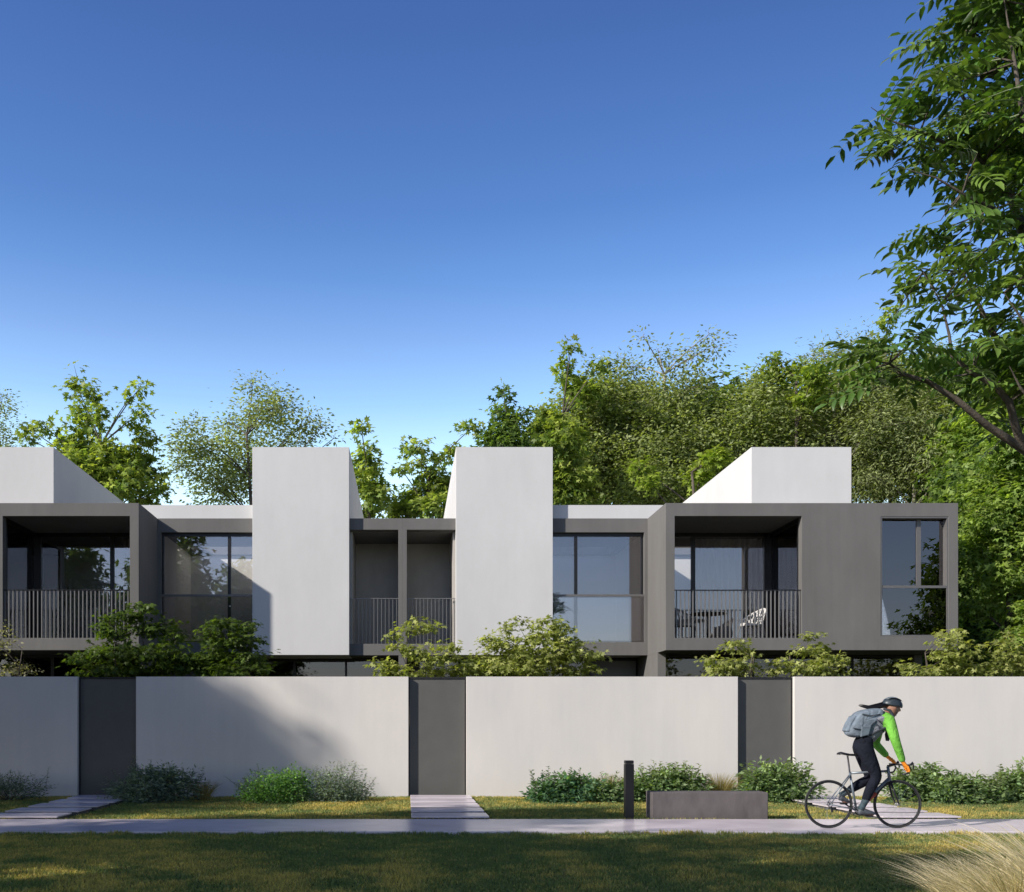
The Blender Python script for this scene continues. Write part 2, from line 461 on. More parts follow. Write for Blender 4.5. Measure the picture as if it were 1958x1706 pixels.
# ------------------------------------------------------------------ the two mirrored townhouses
X0 = -.11
YB, YR, YT = 24.4, 26.25, 26.05
ZB, ZT, ZTT = 3.31, 6.83, 8.62
YBACK = 33.5
def house(sg, label, curtains):
    t = thing('townhouse', (X0 + sg*7, 28, 0), label, 'house', 'mirrored townhouses')
    def bx(m, u0, u1, y0, y1, z0, z1): return m.box(X0+sg*u0, X0+sg*u1, y0, y1, z0, z1)
    def hol(m, u0, u1, z0, z1, holes, y0, y1):
        f = lambda a, b: (min(X0+sg*a, X0+sg*b), max(X0+sg*a, X0+sg*b))
        a, b = f(u0, u1)
        return m.holed(a, b, z0, z1, [(*f(h[0], h[1]), h[2], h[3]) for h in holes], y0, y1)
    # dark projecting box
    U0, U1 = 6.305, 13.30
    OB = (6.518, 9.56, 3.603, 6.519)            # balcony opening
    OW = (11.45, 13.07, 3.64, 6.506)            # tall window opening
    m = MB(); hol(m, U0, U1, ZB, ZT, [OB, OW], YB, YB+.22)
    m.build('box_front_wall', M['dark'], t, bevel=.004)
    def part(name, mat, *q, **kw):
        m = MB(); bx(m, *q); return m.build(name, mat, t, **kw)
    part('box_side_wall', M['dark'], U0, U0+.2, YB+.22, YBACK, ZB, ZT)
    part('box_side_wall', M['dark'], U1-.2, U1, YB+.22, YBACK, ZB, ZT)
    m = MB()
    bx(m, U0+.2, U1-.2, YB+.22, YBACK, ZB, ZB+.29)
    m.build('floor_slab', M['dark'], t)
    def slab_hole(name, mat, u0, u1, y0, y1, z0, z1, h):  # slab with an unseen roof opening, added to let daylight into the rooms
        m = MB()
        for q in [(u0, h[0], y0, y1), (h[1], u1, y0, y1), (h[0], h[1], y0, h[2]), (h[0], h[1], h[3], y1)]: bx(m, *q, z0, z1)
        return m.build(name, mat, t)
    if sg > 0: slab_hole('roof_slab', M['dark'], U0+.2, 8.9, YB+.22, YBACK, ZT-.31, ZT-.01, (6.9, 8.6, 28.6, 29.9))
    else: part('roof_slab', M['dark'], U0+.2, 8.9, YB+.22, YBACK, ZT-.31, ZT-.01)
    if sg > 0: slab_hole('roof_slab', M['dark'], 8.9, U1-.2, YB+.22, YBACK, ZT-.31, ZT-.01, (11.7, 12.9, 28.0, 29.3))
    else: part('roof_slab', M['dark'], 8.9, U1-.2, YB+.22, YBACK, ZT-.31, ZT-.01)
    # recessed middle front
    OR = (3.80, 6.22, 3.653, 6.48)
    OL = (.11, 1.45, 3.61, 6.547)
    m = MB(); hol(m, 0, U0, ZB+.005, ZT+.01, [OR, OL], YR, YR+.2)
    m.build('recessed_front_wall', M['dark'], t, bevel=.004)
    part('middle_slab', M['dark'], 0, U0-.003, YR+.2, YBACK-.1, ZB+.01, ZB+.29)
    slab_hole('middle_slab', M['dark'], 0, U0-.003, YR+.2, YBACK-.1, ZT-.31, ZT-.02, (4.1, 6.0, 28.6, 29.9))  # unseen opening added to brighten the room behind the recessed window
    part('white_parapet', M['white'], 3.7, U0+2.2, YR+.04, YR+.3, ZT+.012, 7.19)
    # towers
    m = MB(); bx(m, 1.366, 3.837, YT, 36.5, ZB+.0, ZTT)
    m.build('white_tower', M['white'], t, bevel=.004)
    m = MB(); bx(m, 8.913, 11.465, YT, 36.5, ZT-.005, ZTT)
    m.build('white_tower', M['white'], t, bevel=.004)
    # loggia: side, back, column down to the ground
    part('loggia_wall', M['loggia'], 0.0, 1.366, YR+1.9, YR+2.0, ZB+.29, ZT-.31)
    part('loggia_wall', M['loggia'], 1.30, 1.362, YR+.2, YR+1.9, ZB+.29, ZT-.31)
    part('loggia_wall', M['loggia'], 0.0, .08, YR+.2, YR+1.9, ZB+.29, ZT-.31)
    m = MB(); bx(m, 0, .105, YR+.002, YR+.22, 0, ZB+.003)
    m.build('column', M['dark'], t)
    # loggia railing
    m = MB()
    u = .15
    while u < 1.37:
        bx(m, u, u+.012, YR+.12, YR+.135, 3.6, 4.79); u += .098
    rl = m.build('railing', M['rail'], t)
    m = MB(); bx(m, .11, 1.366, YR+.11, YR+.145, 4.785, 4.80)
    m.build('handrail', M['rail'], rl)
    # balcony railing
    m = MB()
    u = 6.53
    while u < 9.55:
        bx(m, u+.04, u+.062, YB+.06, YB+.10, 3.6, 4.75); u += .0985
    rl = m.build('railing', M['rail'], t)
    m = MB(); bx(m, 6.518, 9.56, YB+.05, YB+.115, 4.745, 4.765)
    m.build('handrail', M['frame'], rl)
    # glazed balcony: back and side
    YG = YB + 2.15
    zc, zf = 6.519, 3.60
    def window(parts, panes, pm=M['glass'], fm=M['frame'], name='window'):
        f = MB()
        for q in parts: bx(f, *q)
        fo = f.build(name, fm, t)
        for q in panes:
            g2 = MB(); bx(g2, *q)
            g2.build('pane', pm, fo)
        return fo
    window([(6.51,9.50,YG,YG+.09,zc-.10,zc),(6.51,9.50,YG,YG+.09,zf,zf+.08),(6.51,6.56,YG,YG+.09,zf+.08,zc-.1),
            (7.52,7.62,YG,YG+.09,zf+.08,zc-.1),(9.42,9.60,YG,YG+.17,zf+.0,zc-.0)],
           [(6.56,7.52,YG+.04,YG+.048,zf+.08,zc-.1),(7.62,9.42,YG+.04,YG+.048,zf+.08,zc-.1)])
    window([(9.56,9.66,YB+.22,YG,zc-.10,zc),(9.56,9.66,YB+.22,YG,zf,zf+.08),(9.56,9.66,YB+.22,YB+.30,zf+.08,zc-.1)],
           [(9.60,9.608,YB+.30,YG,zf+.08,zc-.1)])
    # tall window in the box
    yg = YB+.19
    wf = window([(11.45,13.07,YB+.01,YB+.24,6.47,6.503),(11.45,13.07,YB+.01,YB+.24,3.643,3.676),(11.45,11.483,YB+.01,YB+.24,3.676,6.47),
            (13.037,13.07,YB+.01,YB+.24,3.676,6.47),(12.39,12.49,yg-.03,yg+.05,3.676,6.47),(11.483,13.037,yg-.0,yg+.04,4.80,4.86)],
           [(11.483,12.39,yg,yg+.008,4.86,6.47),(12.49,13.037,yg,yg+.008,4.86,6.47),(11.483,12.39,yg,yg+.008,3.676,4.80),(12.49,13.037,yg,yg+.008,3.676,4.80)], fm=M['frame_grey'])
    m = MB(); bx(m, 11.50, 13.03, YB+.02, YB+.06, 4.80, 4.86); m.build('handrail', M['frame_grey'], wf)
    m = MB(); bx(m, 11.50, 13.03, YB+.035, YB+.043, 3.68, 4.80); m.build('pane', M['glass'], wf)
    # recessed middle window
    yg = YR+.13
    wf = window([(3.837,6.22,yg-.02,yg+.07,6.40,6.48),(3.837,6.22,yg-.02,yg+.07,3.653,3.70),(6.17,6.22,yg-.02,yg+.07,3.70,6.40),
            (4.44,4.52,yg-.02,yg+.05,3.70,6.40)],
           [(3.837,4.44,yg+.02,yg+.028,3.70,6.40),(4.52,6.17,yg+.02,yg+.028,3.70,6.40)])
    m = MB(); bx(m, 3.837, 6.215, YR+.01, YR+.05, 4.83, 4.885); m.build('handrail', M['frame_grey'], wf)
    m = MB(); bx(m, 3.837, 6.215, YR+.026, YR+.034, 3.655, 4.83); m.build('pane', M['glass'], wf)
    # rooms behind
    for q in [(U0+.21, U1-.21, 30.0, 30.1, ZB+.29, ZT-.31), (6.55, 9.6, 28.4, 28.5, ZB+.29, ZT-.32) if sg < 0 else (9.62, 9.70, YG+.2, 28.2, ZB+.29, ZT-.31), (9.70, 11.3, YB+.24, YB+.3, ZB+.29, ZT-.31),
              (3.85, U0-.01, 30.0, 30.1, ZB+.30, ZT-.32), (U0-.06, U0-.01, YR+.3, 30, ZB+.30, ZT-.32), (3.85, 3.9, YR+.3, 30, ZB+.30, ZT-.32)]:
        part('room_wall', M['room'], *q)
    # ground floor
    part('fin_wall', M['dark'], U0, U0+.2, 25.2, 31, 0, ZB-.002)
    part('fin_wall', M['dark'], 13.0, 13.2, 25.9, 31, 0, ZB-.002)
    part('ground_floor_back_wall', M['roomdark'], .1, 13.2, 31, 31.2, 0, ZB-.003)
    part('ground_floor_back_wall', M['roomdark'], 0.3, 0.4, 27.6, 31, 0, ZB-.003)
    parts, panes = [], []
    for (a, b) in [(.4,1.5),(1.5,2.9),(2.9,4.3),(4.3,4.97)]:
        parts += [(a, a+.06, 27.5, 27.56, 0, 3.24)]; panes += [(a+.06, b, 27.52, 27.53, 0, 3.24)]
    parts += [(.4, 6.3, 27.49, 27.57, 3.24, 3.305)]
    parts += [(4.97, 5.05, 27.0, 27.56, 0, 3.24)]
    window(parts, panes, M['glass2'], name='ground_floor_glazing')
    m = MB(); bx(m, 5.05, 6.24, 27.3, 27.36, 0, 3.24); m.build('side_door', M['gate'], t)
    parts, panes = [(6.505, 13.0, 26.0, 26.08, 3.24, 3.305)], []
    for (a, b) in [(6.505,8.9),(8.9,11.43),(11.43,13.0)]:
        parts += [(a, a+.07, 26.0, 26.07, 0, 3.24)]; panes += [(a+.07, b, 26.02, 26.03, 0, 3.24)]
    window(parts, panes, M['glass2'], name='ground_floor_glazing')
    for (u0, u1, y, lab) in curtains:
        curtain(X0+sg*u0, X0+sg*u1, y, 3.62, 6.42, lab)
    return t

def curtain_mat():
    m, n, p = newmat('curtain_cloth')
    p.inputs['Base Color'].default_value = (.62,.60,.57,1); p.inputs['Roughness'].default_value = .9
    tr = n.nodes.new('ShaderNodeBsdfTranslucent'); tr.inputs[0].default_value = (.6,.58,.55,1)
    mix = n.nodes.new('ShaderNodeMixShader'); mix.inputs[0].default_value = .4
    n.links.new(p.outputs[0], mix.inputs[1]); n.links.new(tr.outputs[0], mix.inputs[2])
    n.links.new(mix.outputs[0], n.nodes['Material Output'].inputs[0])
    return m
M['curtain'] = curtain_mat()
def curtain(x0, x1, y, z0, z1, lab):
    if x0 > x1: x0, x1 = x1, x0
    n = int((x1-x0)/.012); rnd = random.Random(int(x0*100))
    vs, fs = [], []
    ph = rnd.uniform(0, 6)
    for i in range(n+1):
        x = x0 + (x1-x0)*i/n
        d = .045*math.sin(x*2*math.pi/.16 + ph + 1.1*math.sin(x*5)) + .02*math.sin(x*17)
        vs += [(x, y+d*1.15, z0), (x+.008*math.sin(x*20), y+d, (z0+z1)/2), (x, y+d*.85, z1)]
    for i in range(n):
        a = i*3
        fs += [(a, a+3, a+4, a+1), (a+1, a+4, a+5, a+2)]
    m = MB(); m.add(vs, fs)
    o = m.build('curtain', M['curtain'], smooth=True, origin=((x0+x1)/2, y, z0), fix=False)
    tag(o, lab, 'curtain', 'curtains behind the glass')

house(-1, 'left townhouse of dark grey boxes and white towers, partly shaded by trees',
      [(6.55, 7.35, 26.85, 'sheer pleated curtain behind the shaded left balcony glass')])
house(1, 'right townhouse of dark grey box and white towers, behind the cyclist',
      [(7.65, 9.35, 26.85, 'sheer pleated curtain behind the right balcony with the wicker chairs'),
       (12.75, 13.03, 25.0, 'narrow pale curtain inside the tall window at the right end')])

# ------------------------------------------------------------------ bench and bollard
a = at(1247, 1571, 16.0); bxx = at(1469, 1571, 16.0)
t = thing('concrete_bench', ((a.x+bxx.x)/2, 16.2, 0), 'low grey concrete block bench beside the path', 'bench')
MB().box(a.x, bxx.x, 16.0, 16.42, .03, .455).build('seat_block', M['bench'], t, bevel=.012)
MB().box(a.x+.06, bxx.x-.06, 16.05, 16.37, -.02, .035).build('plinth', M['black'], t)
a = at(1196, 1571, 15.98)
t = thing('bollard', (a.x+.07, 16.05, 0), 'slim square black bollard beside the path, left of the bench', 'bollard')
MB().box(a.x, a.x+.135, 15.98, 16.115, 0, .90).build('post', M['black'], t, bevel=.006)
MB().box(a.x+.003, a.x+.132, 15.983, 16.112, .905, .955).build('cap', M['black'], t, bevel=.006)
MB().box(a.x-.015, a.x+.15, 15.965, 16.13, 0, .008).build('base_plate', M['black'], t)

# ------------------------------------------------------------------ balcony furniture
def wicker_chair(x, y, z, rot, lab, col, seedv):
    t = thing('wicker_chair', (x, y, z), lab, 'chair', 'wicker armchairs on the right balcony')
    cr, sr = math.cos(rot), math.sin(rot)
    def W(px, py, pz): return (x + px*cr - py*sr, y + px*sr + py*cr, z + pz)
    legs = []
    for sx in (-1, 1):
        for sy in (-1, 1):
            MB().tube([W(sx*.19, sy*.19, .40), W(sx*.25, sy*.25, 0)], [.014,.010], 6).build('leg', M['rail'], t)
    m = MB(); n = 14
    vs = [W(0,0,.415)] + [W(.27*math.cos(6.283*k/n), .27*math.sin(6.283*k/n), .41+.03*math.cos(6.283*k/n)**2) for k in range(n)]
    vs += [W(.26*math.cos(6.283*k/n), .26*math.sin(6.283*k/n), .37) for k in range(n)]
    fs = [(0, 1+k, 1+(k+1)%n) for k in range(n)] + [(1+k, 1+n+k, 1+n+(k+1)%n, 1+(k+1)%n) for k in range(n)] + [tuple(range(1+n, 1+2*n))]
    m.add(vs, fs); m.build('seat', col, t)
    # wrap-round woven back: crossed strands between a seat ring and a rising top rail
    m = MB()
    def rim(a): # a in -1..1 across the back
        th = math.pi + a*2.0
        hgt = .82 - .26*min(1, abs(a)*1.25)**1.5
        return W(.33*math.cos(th)-.03*(1-abs(a)), .33*math.sin(th), hgt)
    def low(a):
        th = math.pi + a*1.9
        return W(.265*math.cos(th), .265*math.sin(th), .43)
    m.tube([rim(-1+2*k/20) for k in range(21)], .017, 6)
    K = 16
    for k in range(K+1):
        a0 = -1+2*k/K
        for d in (-.16, .16):
            b0 = max(-1, min(1, a0+d))
            p, q = Vector(low(a0)), Vector(rim(b0))
            m.tube([p, p.lerp(q,.5), q], .009, 4, caps=False)
    m.build('backrest', col, t)
    return t
M['wicker'] = plain('white_wicker', (.62,.61,.60), .6)
M['wickerdark'] = plain('grey_wicker', (.30,.30,.30), .6)
wicker_chair(6.88, 25.35, 3.60, math.radians(20), 'pale woven armchair at the left end of the right balcony', M['wickerdark'], 1)
wicker_chair(8.55, 25.30, 3.60, math.radians(200), 'white woven armchair at the right of the balcony table', M['wicker'], 2)
t = thing('balcony_table', (7.6, 25.7, 3.6), 'small dark round table between the balcony chairs', 'table')
MB().lathe((7.6,25.7,3.6+.70), [(.44,0),(.45,.012),(.45,.025),(.44,.035)], 28).build('tabletop', M['frame'], t)
MB().lathe((7.6,25.7,3.6), [(.24,0),(.24,.015),(.03,.03),(.025,.69),(.09,.70)], 16).build('pedestal', M['frame'], t)
m = MB().lathe((7.75,25.0,3.6), [(.15,0),(.21,.05),(.23,.16),(.21,.28),(.14,.34),(.03,.35)], 18)
tag(m.build('pouf', M['roomdark'], smooth=True, origin=(7.75,25.0,3.6)), 'dark round pouf on the right balcony before the table', 'pouf')
# ------------------------------------------------------------------ foliage
def unit(a): return a/np.maximum(np.linalg.norm(a, axis=-1, keepdims=True), 1e-9)
SHAPES = {   # verts (along, across, up), quads
    'oval': (np.array([(0,0,0),(.38,.24,.06),(1,0,-.05),(.38,-.24,.06),]), np.array([0,1,2,3])),
    'narrow': (np.array([(0,0,0),(.4,.13,.04),(1,0,-.08),(.4,-.13,.04)]), np.array([0,1,2,3])),
    'oval2': (np.array([(0,0,0),(.3,.17,.06),(.3,0,.0),(.3,-.17,.06),(.7,.14,.02),(.7,0,-.05),(.7,-.14,.02),(1,0,-.2)]),
              np.array([0,2,1,0, 0,3,2,0, 1,2,5,4, 2,3,6,5, 4,5,7,4, 5,6,7,5])),
}
def star(lobes):
    o = [(0.12,0,.03)]; faces = []
    angs = {3: [-62,0,62], 5: [-105,-52,0,52,105]}[lobes]
    ln = {3: [.8,1,.8], 5: [.55,.85,1,.85,.55]}[lobes]
    tips = [(.12+l*math.cos(math.radians(a))*.88, l*math.sin(math.radians(a))*.88, -.10*l) for a, l in zip(angs, ln)]
    half = 26
    mids = []
    bound = [angs[0]-half] + [(angs[i]+angs[i+1])/2 for i in range(lobes-1)] + [angs[-1]+half]
    vals = [(.12+.38*math.cos(math.radians(a)), .38*math.sin(math.radians(a)), .06) for a in bound]
    vs = o + tips + vals
    for i in range(lobes): faces += [0, 1+lobes+i, 1+i, 2+lobes+i]
    return (np.array(vs), np.array(faces))
SHAPES['star3'] = star(3); SHAPES['star5'] = star(5)

def leaves(name, pos, axis, nrm, size, col, shape, mat, parent, kind=None):
    T, Fc = SHAPES[shape]
    if shape == 'oval2':   # triangles written as quads with a repeated corner: make real triangles
        Fc = np.array([0,2,1, 0,3,2, 1,2,5, 1,5,4, 2,3,6, 2,6,5, 4,5,7, 5,6,7]); k = 3
    else: k = 4
    axis = unit(axis); nrm = nrm - axis*np.sum(nrm*axis, 1, keepdims=True); nrm = unit(nrm)
    side = np.cross(nrm, axis)
    n, q = len(pos), len(T)
    v = pos[:,None,:] + size[:,None,None]*(T[None,:,0:1]*axis[:,None,:] + T[None,:,1:2]*side[:,None,:] + T[None,:,2:3]*nrm[:,None,:])
    loops = (np.arange(n)[:,None]*q + Fc[None,:]).ravel()
    c = np.repeat(col[:,None,:], q, axis=1).reshape(-1,3)
    return np_mesh(name, v.reshape(-1,3), k, loops, mat, parent=parent, col=c)

def bez(p0, p1, p2, n=7):
    return [p0*(1-t)**2 + p1*2*t*(1-t) + p2*t*t for t in [i/(n-1) for i in range(n)]]

PAL = {  # base colour, tip colour (young leaves), spread
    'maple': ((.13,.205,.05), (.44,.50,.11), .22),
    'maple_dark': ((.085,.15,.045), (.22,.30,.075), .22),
    'birch': ((.20,.245,.11), (.38,.42,.19), .25),
    'olive': ((.18,.225,.085), (.37,.42,.18), .28),
    'bright': ((.15,.235,.055), (.36,.45,.11), .22),
    'yellow': ((.17,.25,.04), (.38,.45,.08), .2),
    'garden': ((.22,.26,.07), (.50,.52,.19), .22),
    'garden_shaded': ((.065,.11,.022), (.12,.175,.03), .25),  # garden leaves with the shade of the left trees put into the colour
    'pale': ((.22,.22,.13), (.42,.40,.26), .3),
    'shrub_green': ((.10,.17,.075), (.27,.35,.16), .28),
    'shrub_bright': ((.08,.20,.05), (.22,.36,.10), .28),
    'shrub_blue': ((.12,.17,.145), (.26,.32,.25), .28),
    'shrub_teal': ((.06,.14,.08), (.15,.24,.12), .28),
    'ash': ((.065,.135,.028), (.18,.27,.055), .22),
    'ochre': ((.22,.18,.06), (.38,.31,.12), .25),
    'street': ((.07,.12,.035), (.13,.19,.05), .22),
}

def foliage(lobes, rs, pal, leaf, dens, k, crad, spread=.55, up=1.0, droop=.15, flat=1.0):
    """lobes: (centre Vector, rx, ry, rz). returns arrays for leaves() and the cluster points of each lobe"""
    P, A, N, S, K, CL = [], [], [], [], [], []
    base, tip, var = PAL[pal]
    base, tip = np.array(base), np.array(tip)
    for c, rx, ry, rz in lobes:
        vol = rx*ry*rz*4.2
        m = max(6, int(dens*2.1*vol**.8))
        d = unit(rs.normal(0, 1, (m, 3)))
        r = rs.uniform(.05, 1, m)**.36
        # uneven outline
        ph = rs.uniform(0, 6.28, 6)
        wob = 1 + .24*np.sin(d[:,0]*5+ph[0]+d[:,2]*3) + .20*np.sin(d[:,2]*8+ph[1]) + .20*np.sin(d[:,0]*10+d[:,1]*7+ph[2]) + rs.normal(0,.10,m)
        cc = np.array(c) + d*(r*wob)[:,None]*np.array([rx, ry, rz])
        CL.append(cc)
        cs = rs.uniform(.65, 1.3, m)
        idx = np.repeat(np.arange(m), k)
        n = len(idx)
        off = rs.normal(0, 1, (n, 3))*np.array([1,1,.55*flat])*(crad*cs[idx])[:,None]
        pos = cc[idx] + off
        outd = unit(off + d[idx]*crad*.6 + rs.normal(0, .25*crad, (n,3)))
        ax = unit(outd*np.array([1,1,.5]) + np.array([0,0,-droop]) + rs.normal(0,.25,(n,3)))
        # clusters share a tilt so that they catch the light together
        ct = rs.normal(0, spread*.7, (m,3)) + d*.95
        nr = np.array([0,0,up]) + ct[idx] + rs.normal(0, spread, (n,3))
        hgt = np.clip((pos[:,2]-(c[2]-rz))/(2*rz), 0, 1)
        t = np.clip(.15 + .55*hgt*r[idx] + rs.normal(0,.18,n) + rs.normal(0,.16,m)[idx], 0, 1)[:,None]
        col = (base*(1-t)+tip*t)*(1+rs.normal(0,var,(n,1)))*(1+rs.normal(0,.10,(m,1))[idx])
        P.append(pos); A.append(ax); N.append(nr); S.append(leaf*rs.uniform(.7,1.35,n)); K.append(np.clip(col,.004,1))
    return map(np.concatenate, (P, A, N, S, K)), CL

def tree(name, label, cat, group, base, lobes, pal, leaf, shape, seed, dens=14, k=9, crad=.22, trunk=.16, bark=None,
         spread=.5, droop=.15, twigs=9, forks=None, flat=1.0, kindname=('trunk','crown'), mat=None, multi=1, twr=.012, limbr=.35, foot=0.0):
    rs = np.random.RandomState(seed); rnd = random.Random(seed)
    bark = bark or M['bark']
    t = thing(name, (base[0], base[1], 0), label, cat, group)
    (P, A, N, S, K), CL = foliage(lobes, rs, pal, leaf, dens, k, crad, spread, 1.0, droop, flat)
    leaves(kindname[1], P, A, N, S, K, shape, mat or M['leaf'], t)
    zs = [l[0].z for l in lobes]; zlo = min(l[0].z - l[3] for l in lobes)
    cx = sum(l[0].x*l[1] for l in lobes)/sum(l[1] for l in lobes); cy = sum(l[0].y for l in lobes)/len(lobes)
    zmid = (min(zs)+max(zs))/2
    tops = []
    m = MB()
    for j in range(multi):
        ang = rnd.uniform(0, 6.28)
        spr = 0 if multi == 1 else .5
        b = Vector((base[0]+spr*.3*math.cos(ang), base[1]+spr*.3*math.sin(ang), -.05))
        topp = Vector((cx + (spr*math.cos(ang)), cy + spr*math.sin(ang), zmid))
        mid = b.lerp(topp, .5) + Vector((rnd.uniform(-.3,.3)*topp.z*.1, rnd.uniform(-.2,.2)*topp.z*.1, 0))
        pts = bez(b, mid, topp, 9)
        r0 = trunk/(multi**.5)
        m.tube(pts, [r0*(1-.72*i/8)*(1.25 if i == 0 else 1) for i in range(9)], 8)
        tops.append((pts, r0))
    for li, (lb, cc) in enumerate(zip(lobes, CL)):
        c, rx, ry, rz = lb
        pts, r0 = tops[li % len(tops)]
        # leave the trunk below the lobe
        want = c.z - (Vector((c.x, c.y, 0)) - Vector((cx, cy, 0))).length*.8 - rz*.6
        i = min(range(1, len(pts)), key=lambda q: abs(pts[q].z - max(want, zlo*.55)))
        s = pts[i]
        e = c + Vector((0, 0, rz*.72))
        ctl = s.lerp(c, .5) + Vector((rnd.uniform(-.15,.15)*rx, 0, .18*(c-s).length*(.5 if c.z > s.z else -.2)))
        lim = bez(s, ctl, c, 6) + [c.lerp(e, .5)+Vector((rnd.uniform(-.1,.1)*rx,0,0)), e]
        rr = r0*limbr*(1-.5*i/len(pts))
        m.tube(lim, [max(twr*.6, rr*(1-.9*q/(len(lim)-1))) for q in range(len(lim))], 5, caps=False)
        nt_ = min(len(cc), int(twigs*max(1, rx*rz*1.5)))
        for q in rs.choice(len(cc), nt_, replace=False):
            p = Vector(cc[q])
            # nearest lower point on the limb
            j = min(range(2, len(lim)), key=lambda z_: (lim[z_]-p).length + max(0, lim[z_].z-p.z)*.8)
            s2 = lim[j]
            m.tube(bez(s2, s2.lerp(p,.5)+Vector((0,0,.06*(p-s2).length)), p, 4), [twr, twr*.8, twr*.6, twr*.35], 3, caps=False)
    m.build(kindname[0], bark, t, smooth=True, fix=False)
    return t

def LB(Y, lst, jit=.8, seed=0, ry=1.0, slim=1.0):
    """crown lobes given as photo positions at distance Y -> real positions and sizes"""
    rnd = random.Random(seed); s = F/Y; out = []
    for (px, py, rx, rz) in lst:
        if Y > 30: rx, rz = rx*slim, rz*slim
        dy = rnd.uniform(-jit, jit)
        out.append((at(px, py, Y)+Vector((0, dy, 0)), rx/s, max(rx, rz*.6)/s*ry, rz/s))
    return out

BG = 'trees behind the townhouses'
def bg(px, Y, lst, label, pal, leaf, shape, seed, **kw):
    b = at(px, 1388, Y)
    return tree('background_tree', label, 'tree', BG, (b.x, b.y), LB(Y, lst, jit=kw.pop('jit', .9), seed=seed, slim=.84 if shape == 'star5' else 1.0), pal, leaf, shape, seed, **kw)

bg(5, 38, [(-20,800,42,50),(0,770,22,24),(-10,850,45,40),(12,838,12,16),(-40,900,60,60)], 'sparse grey green tree cut by the left picture edge', 'birch', .12, 'oval', 11, dens=26, k=9)
bg(180, 37, [(148,742,15,32),(150,790,20,30),(150,838,36,34),(192,770,17,28),(206,812,20,28),(252,765,13,15),(272,752,13,16),(266,778,16,16),(240,806,14,14),
             (276,840,22,34),(262,890,34,46),(205,872,44,44),(170,910,70,50),(88,818,20,11),(68,832,16,14),(110,842,20,16),(66,850,14,10),(96,878,40,26),(240,935,56,34),(298,905,17,14),(306,942,18,22),(276,962,30,18)],
   'bright yellow green maple with spiky upright shoots above the left roof', 'maple', .18, 'star5', 12, dens=40, k=7, crad=.15, jit=1.0, spread=.6)
bg(500, 40, [(488,752,24,18),(518,752,14,8),(480,790,34,30),(428,792,22,14),(520,800,40,40),(548,790,22,24),(596,822,26,20),(578,840,26,20),(440,830,38,26),(378,838,24,22),(345,858,22,18),
             (395,868,46,26),(350,898,22,24),(420,920,60,50),(470,880,70,50),(540,870,60,40),(622,838,8,6),(640,848,9,7)],
   'loose airy grey green tree behind the left white tower', 'birch', .15, 'oval', 13, dens=30, k=9, crad=.30, twigs=14, jit=1.5)
bg(715, 37, [(692,830,11,24),(700,858,17,20),(700,890,26,22),(716,922,24,22),(690,930,24,40),(722,958,30,24),(694,976,24,24),(678,886,12,28)],
   'slender maple between the two middle white towers, left one', 'maple', .18, 'star5', 14, dens=43, k=7, crad=.15, spread=.6)
bg(820, 37, [(780,850,13,12),(796,866,20,14),(806,896,20,26),(836,884,15,16),(872,850,18,14),(896,836,18,15),(858,862,12,12),(840,920,36,28),(800,945,44,26),(770,965,44,22),(834,970,40,26),(766,900,8,8),(862,940,20,40)],
   'slender maple between the two middle white towers, right one', 'maple', .18, 'star5', 15, dens=43, k=7, crad=.15, spread=.6)
bg(965, 36, [(962,756,13,18),(962,790,22,26),(972,822,30,26),(940,838,22,16),(968,852,50,20),(990,900,40,60),(1000,800,12,16)],
   'dark leaved maple with a pointed top above the second middle tower', 'maple_dark', .18, 'star5', 16, dens=45, k=7, crad=.15, spread=.6)
bg(1090, 36.5, [(1092,668,12,20),(1090,700,20,20),(1108,724,20,24),(1144,706,17,17),(1130,742,26,24),(1040,790,22,18),(1060,810,34,28),(1026,832,30,22),(1070,860,50,50),(1080,930,60,50),(1040,840,24,34)],
   'maple with a tall bent leader at the left end of the dense wood', 'maple', .18, 'star5', 17, dens=45, k=7, crad=.15, spread=.6)
bg(1150, 40, [(1130,770,50,48),(1170,750,44,40),(1100,800,46,50),(1150,830,66,60),(1120,900,70,60),(1190,900,70,70),(1180,800,50,60)],
   'dense olive green bushy tree left in the wood', 'olive', .17, 'oval', 18, dens=34, k=10, crad=.26, jit=1.4)
bg(1250, 39, [(1200,690,26,22),(1222,700,24,22),(1190,740,34,30),(1260,680,16,20),(1285,690,16,18),(1275,730,36,34),(1310,700,22,22),(1338,662,14,14),(1352,678,18,16),(1300,760,50,40),(1240,780,60,50),(1330,740,24,30),(1215,668,10,8),(1325,690,10,24)],
   'tall thin birch with open twiggy top in the middle of the wood', 'birch', .15, 'oval', 19, dens=23, k=9, crad=.28, twigs=14, jit=1.6, bark=M['palebark'])
bg(1290, 37.5, [(1290,800,60,50),(1260,860,80,60),(1340,850,70,60),(1300,920,90,60),(1240,930,60,50)],
   'olive bushy tree behind the right roof slope', 'olive', .16, 'oval', 20, dens=36, k=10, crad=.25, jit=1.2)
bg(1360, 35.5, [(1356,888,34,20),(1382,878,24,14),(1340,915,30,24),(1222,898,16,26),(1232,930,18,20)],
   'small yellow green maple just behind the right roof tower', 'yellow', .18, 'star5', 21, dens=40, k=7, crad=.15)
bg(1430, 39, [(1400,770,44,30),(1450,750,40,34),(1420,820,70,54),(1480,800,60,60),(1450,880,90,60),(1390,890,60,60)],
   'dark olive tree in the low part of the wood skyline', 'olive', .16, 'oval', 22, dens=34, k=10, crad=.26, jit=1.4)
bg(1500, 36.5, [(1488,672,17,14),(1500,690,24,14),(1530,700,24,18),(1540,730,30,22),(1556,760,40,26)],
   'maple with one yellow top rising over the wood', 'yellow', .18, 'star5', 23, dens=35, k=7, crad=.15)
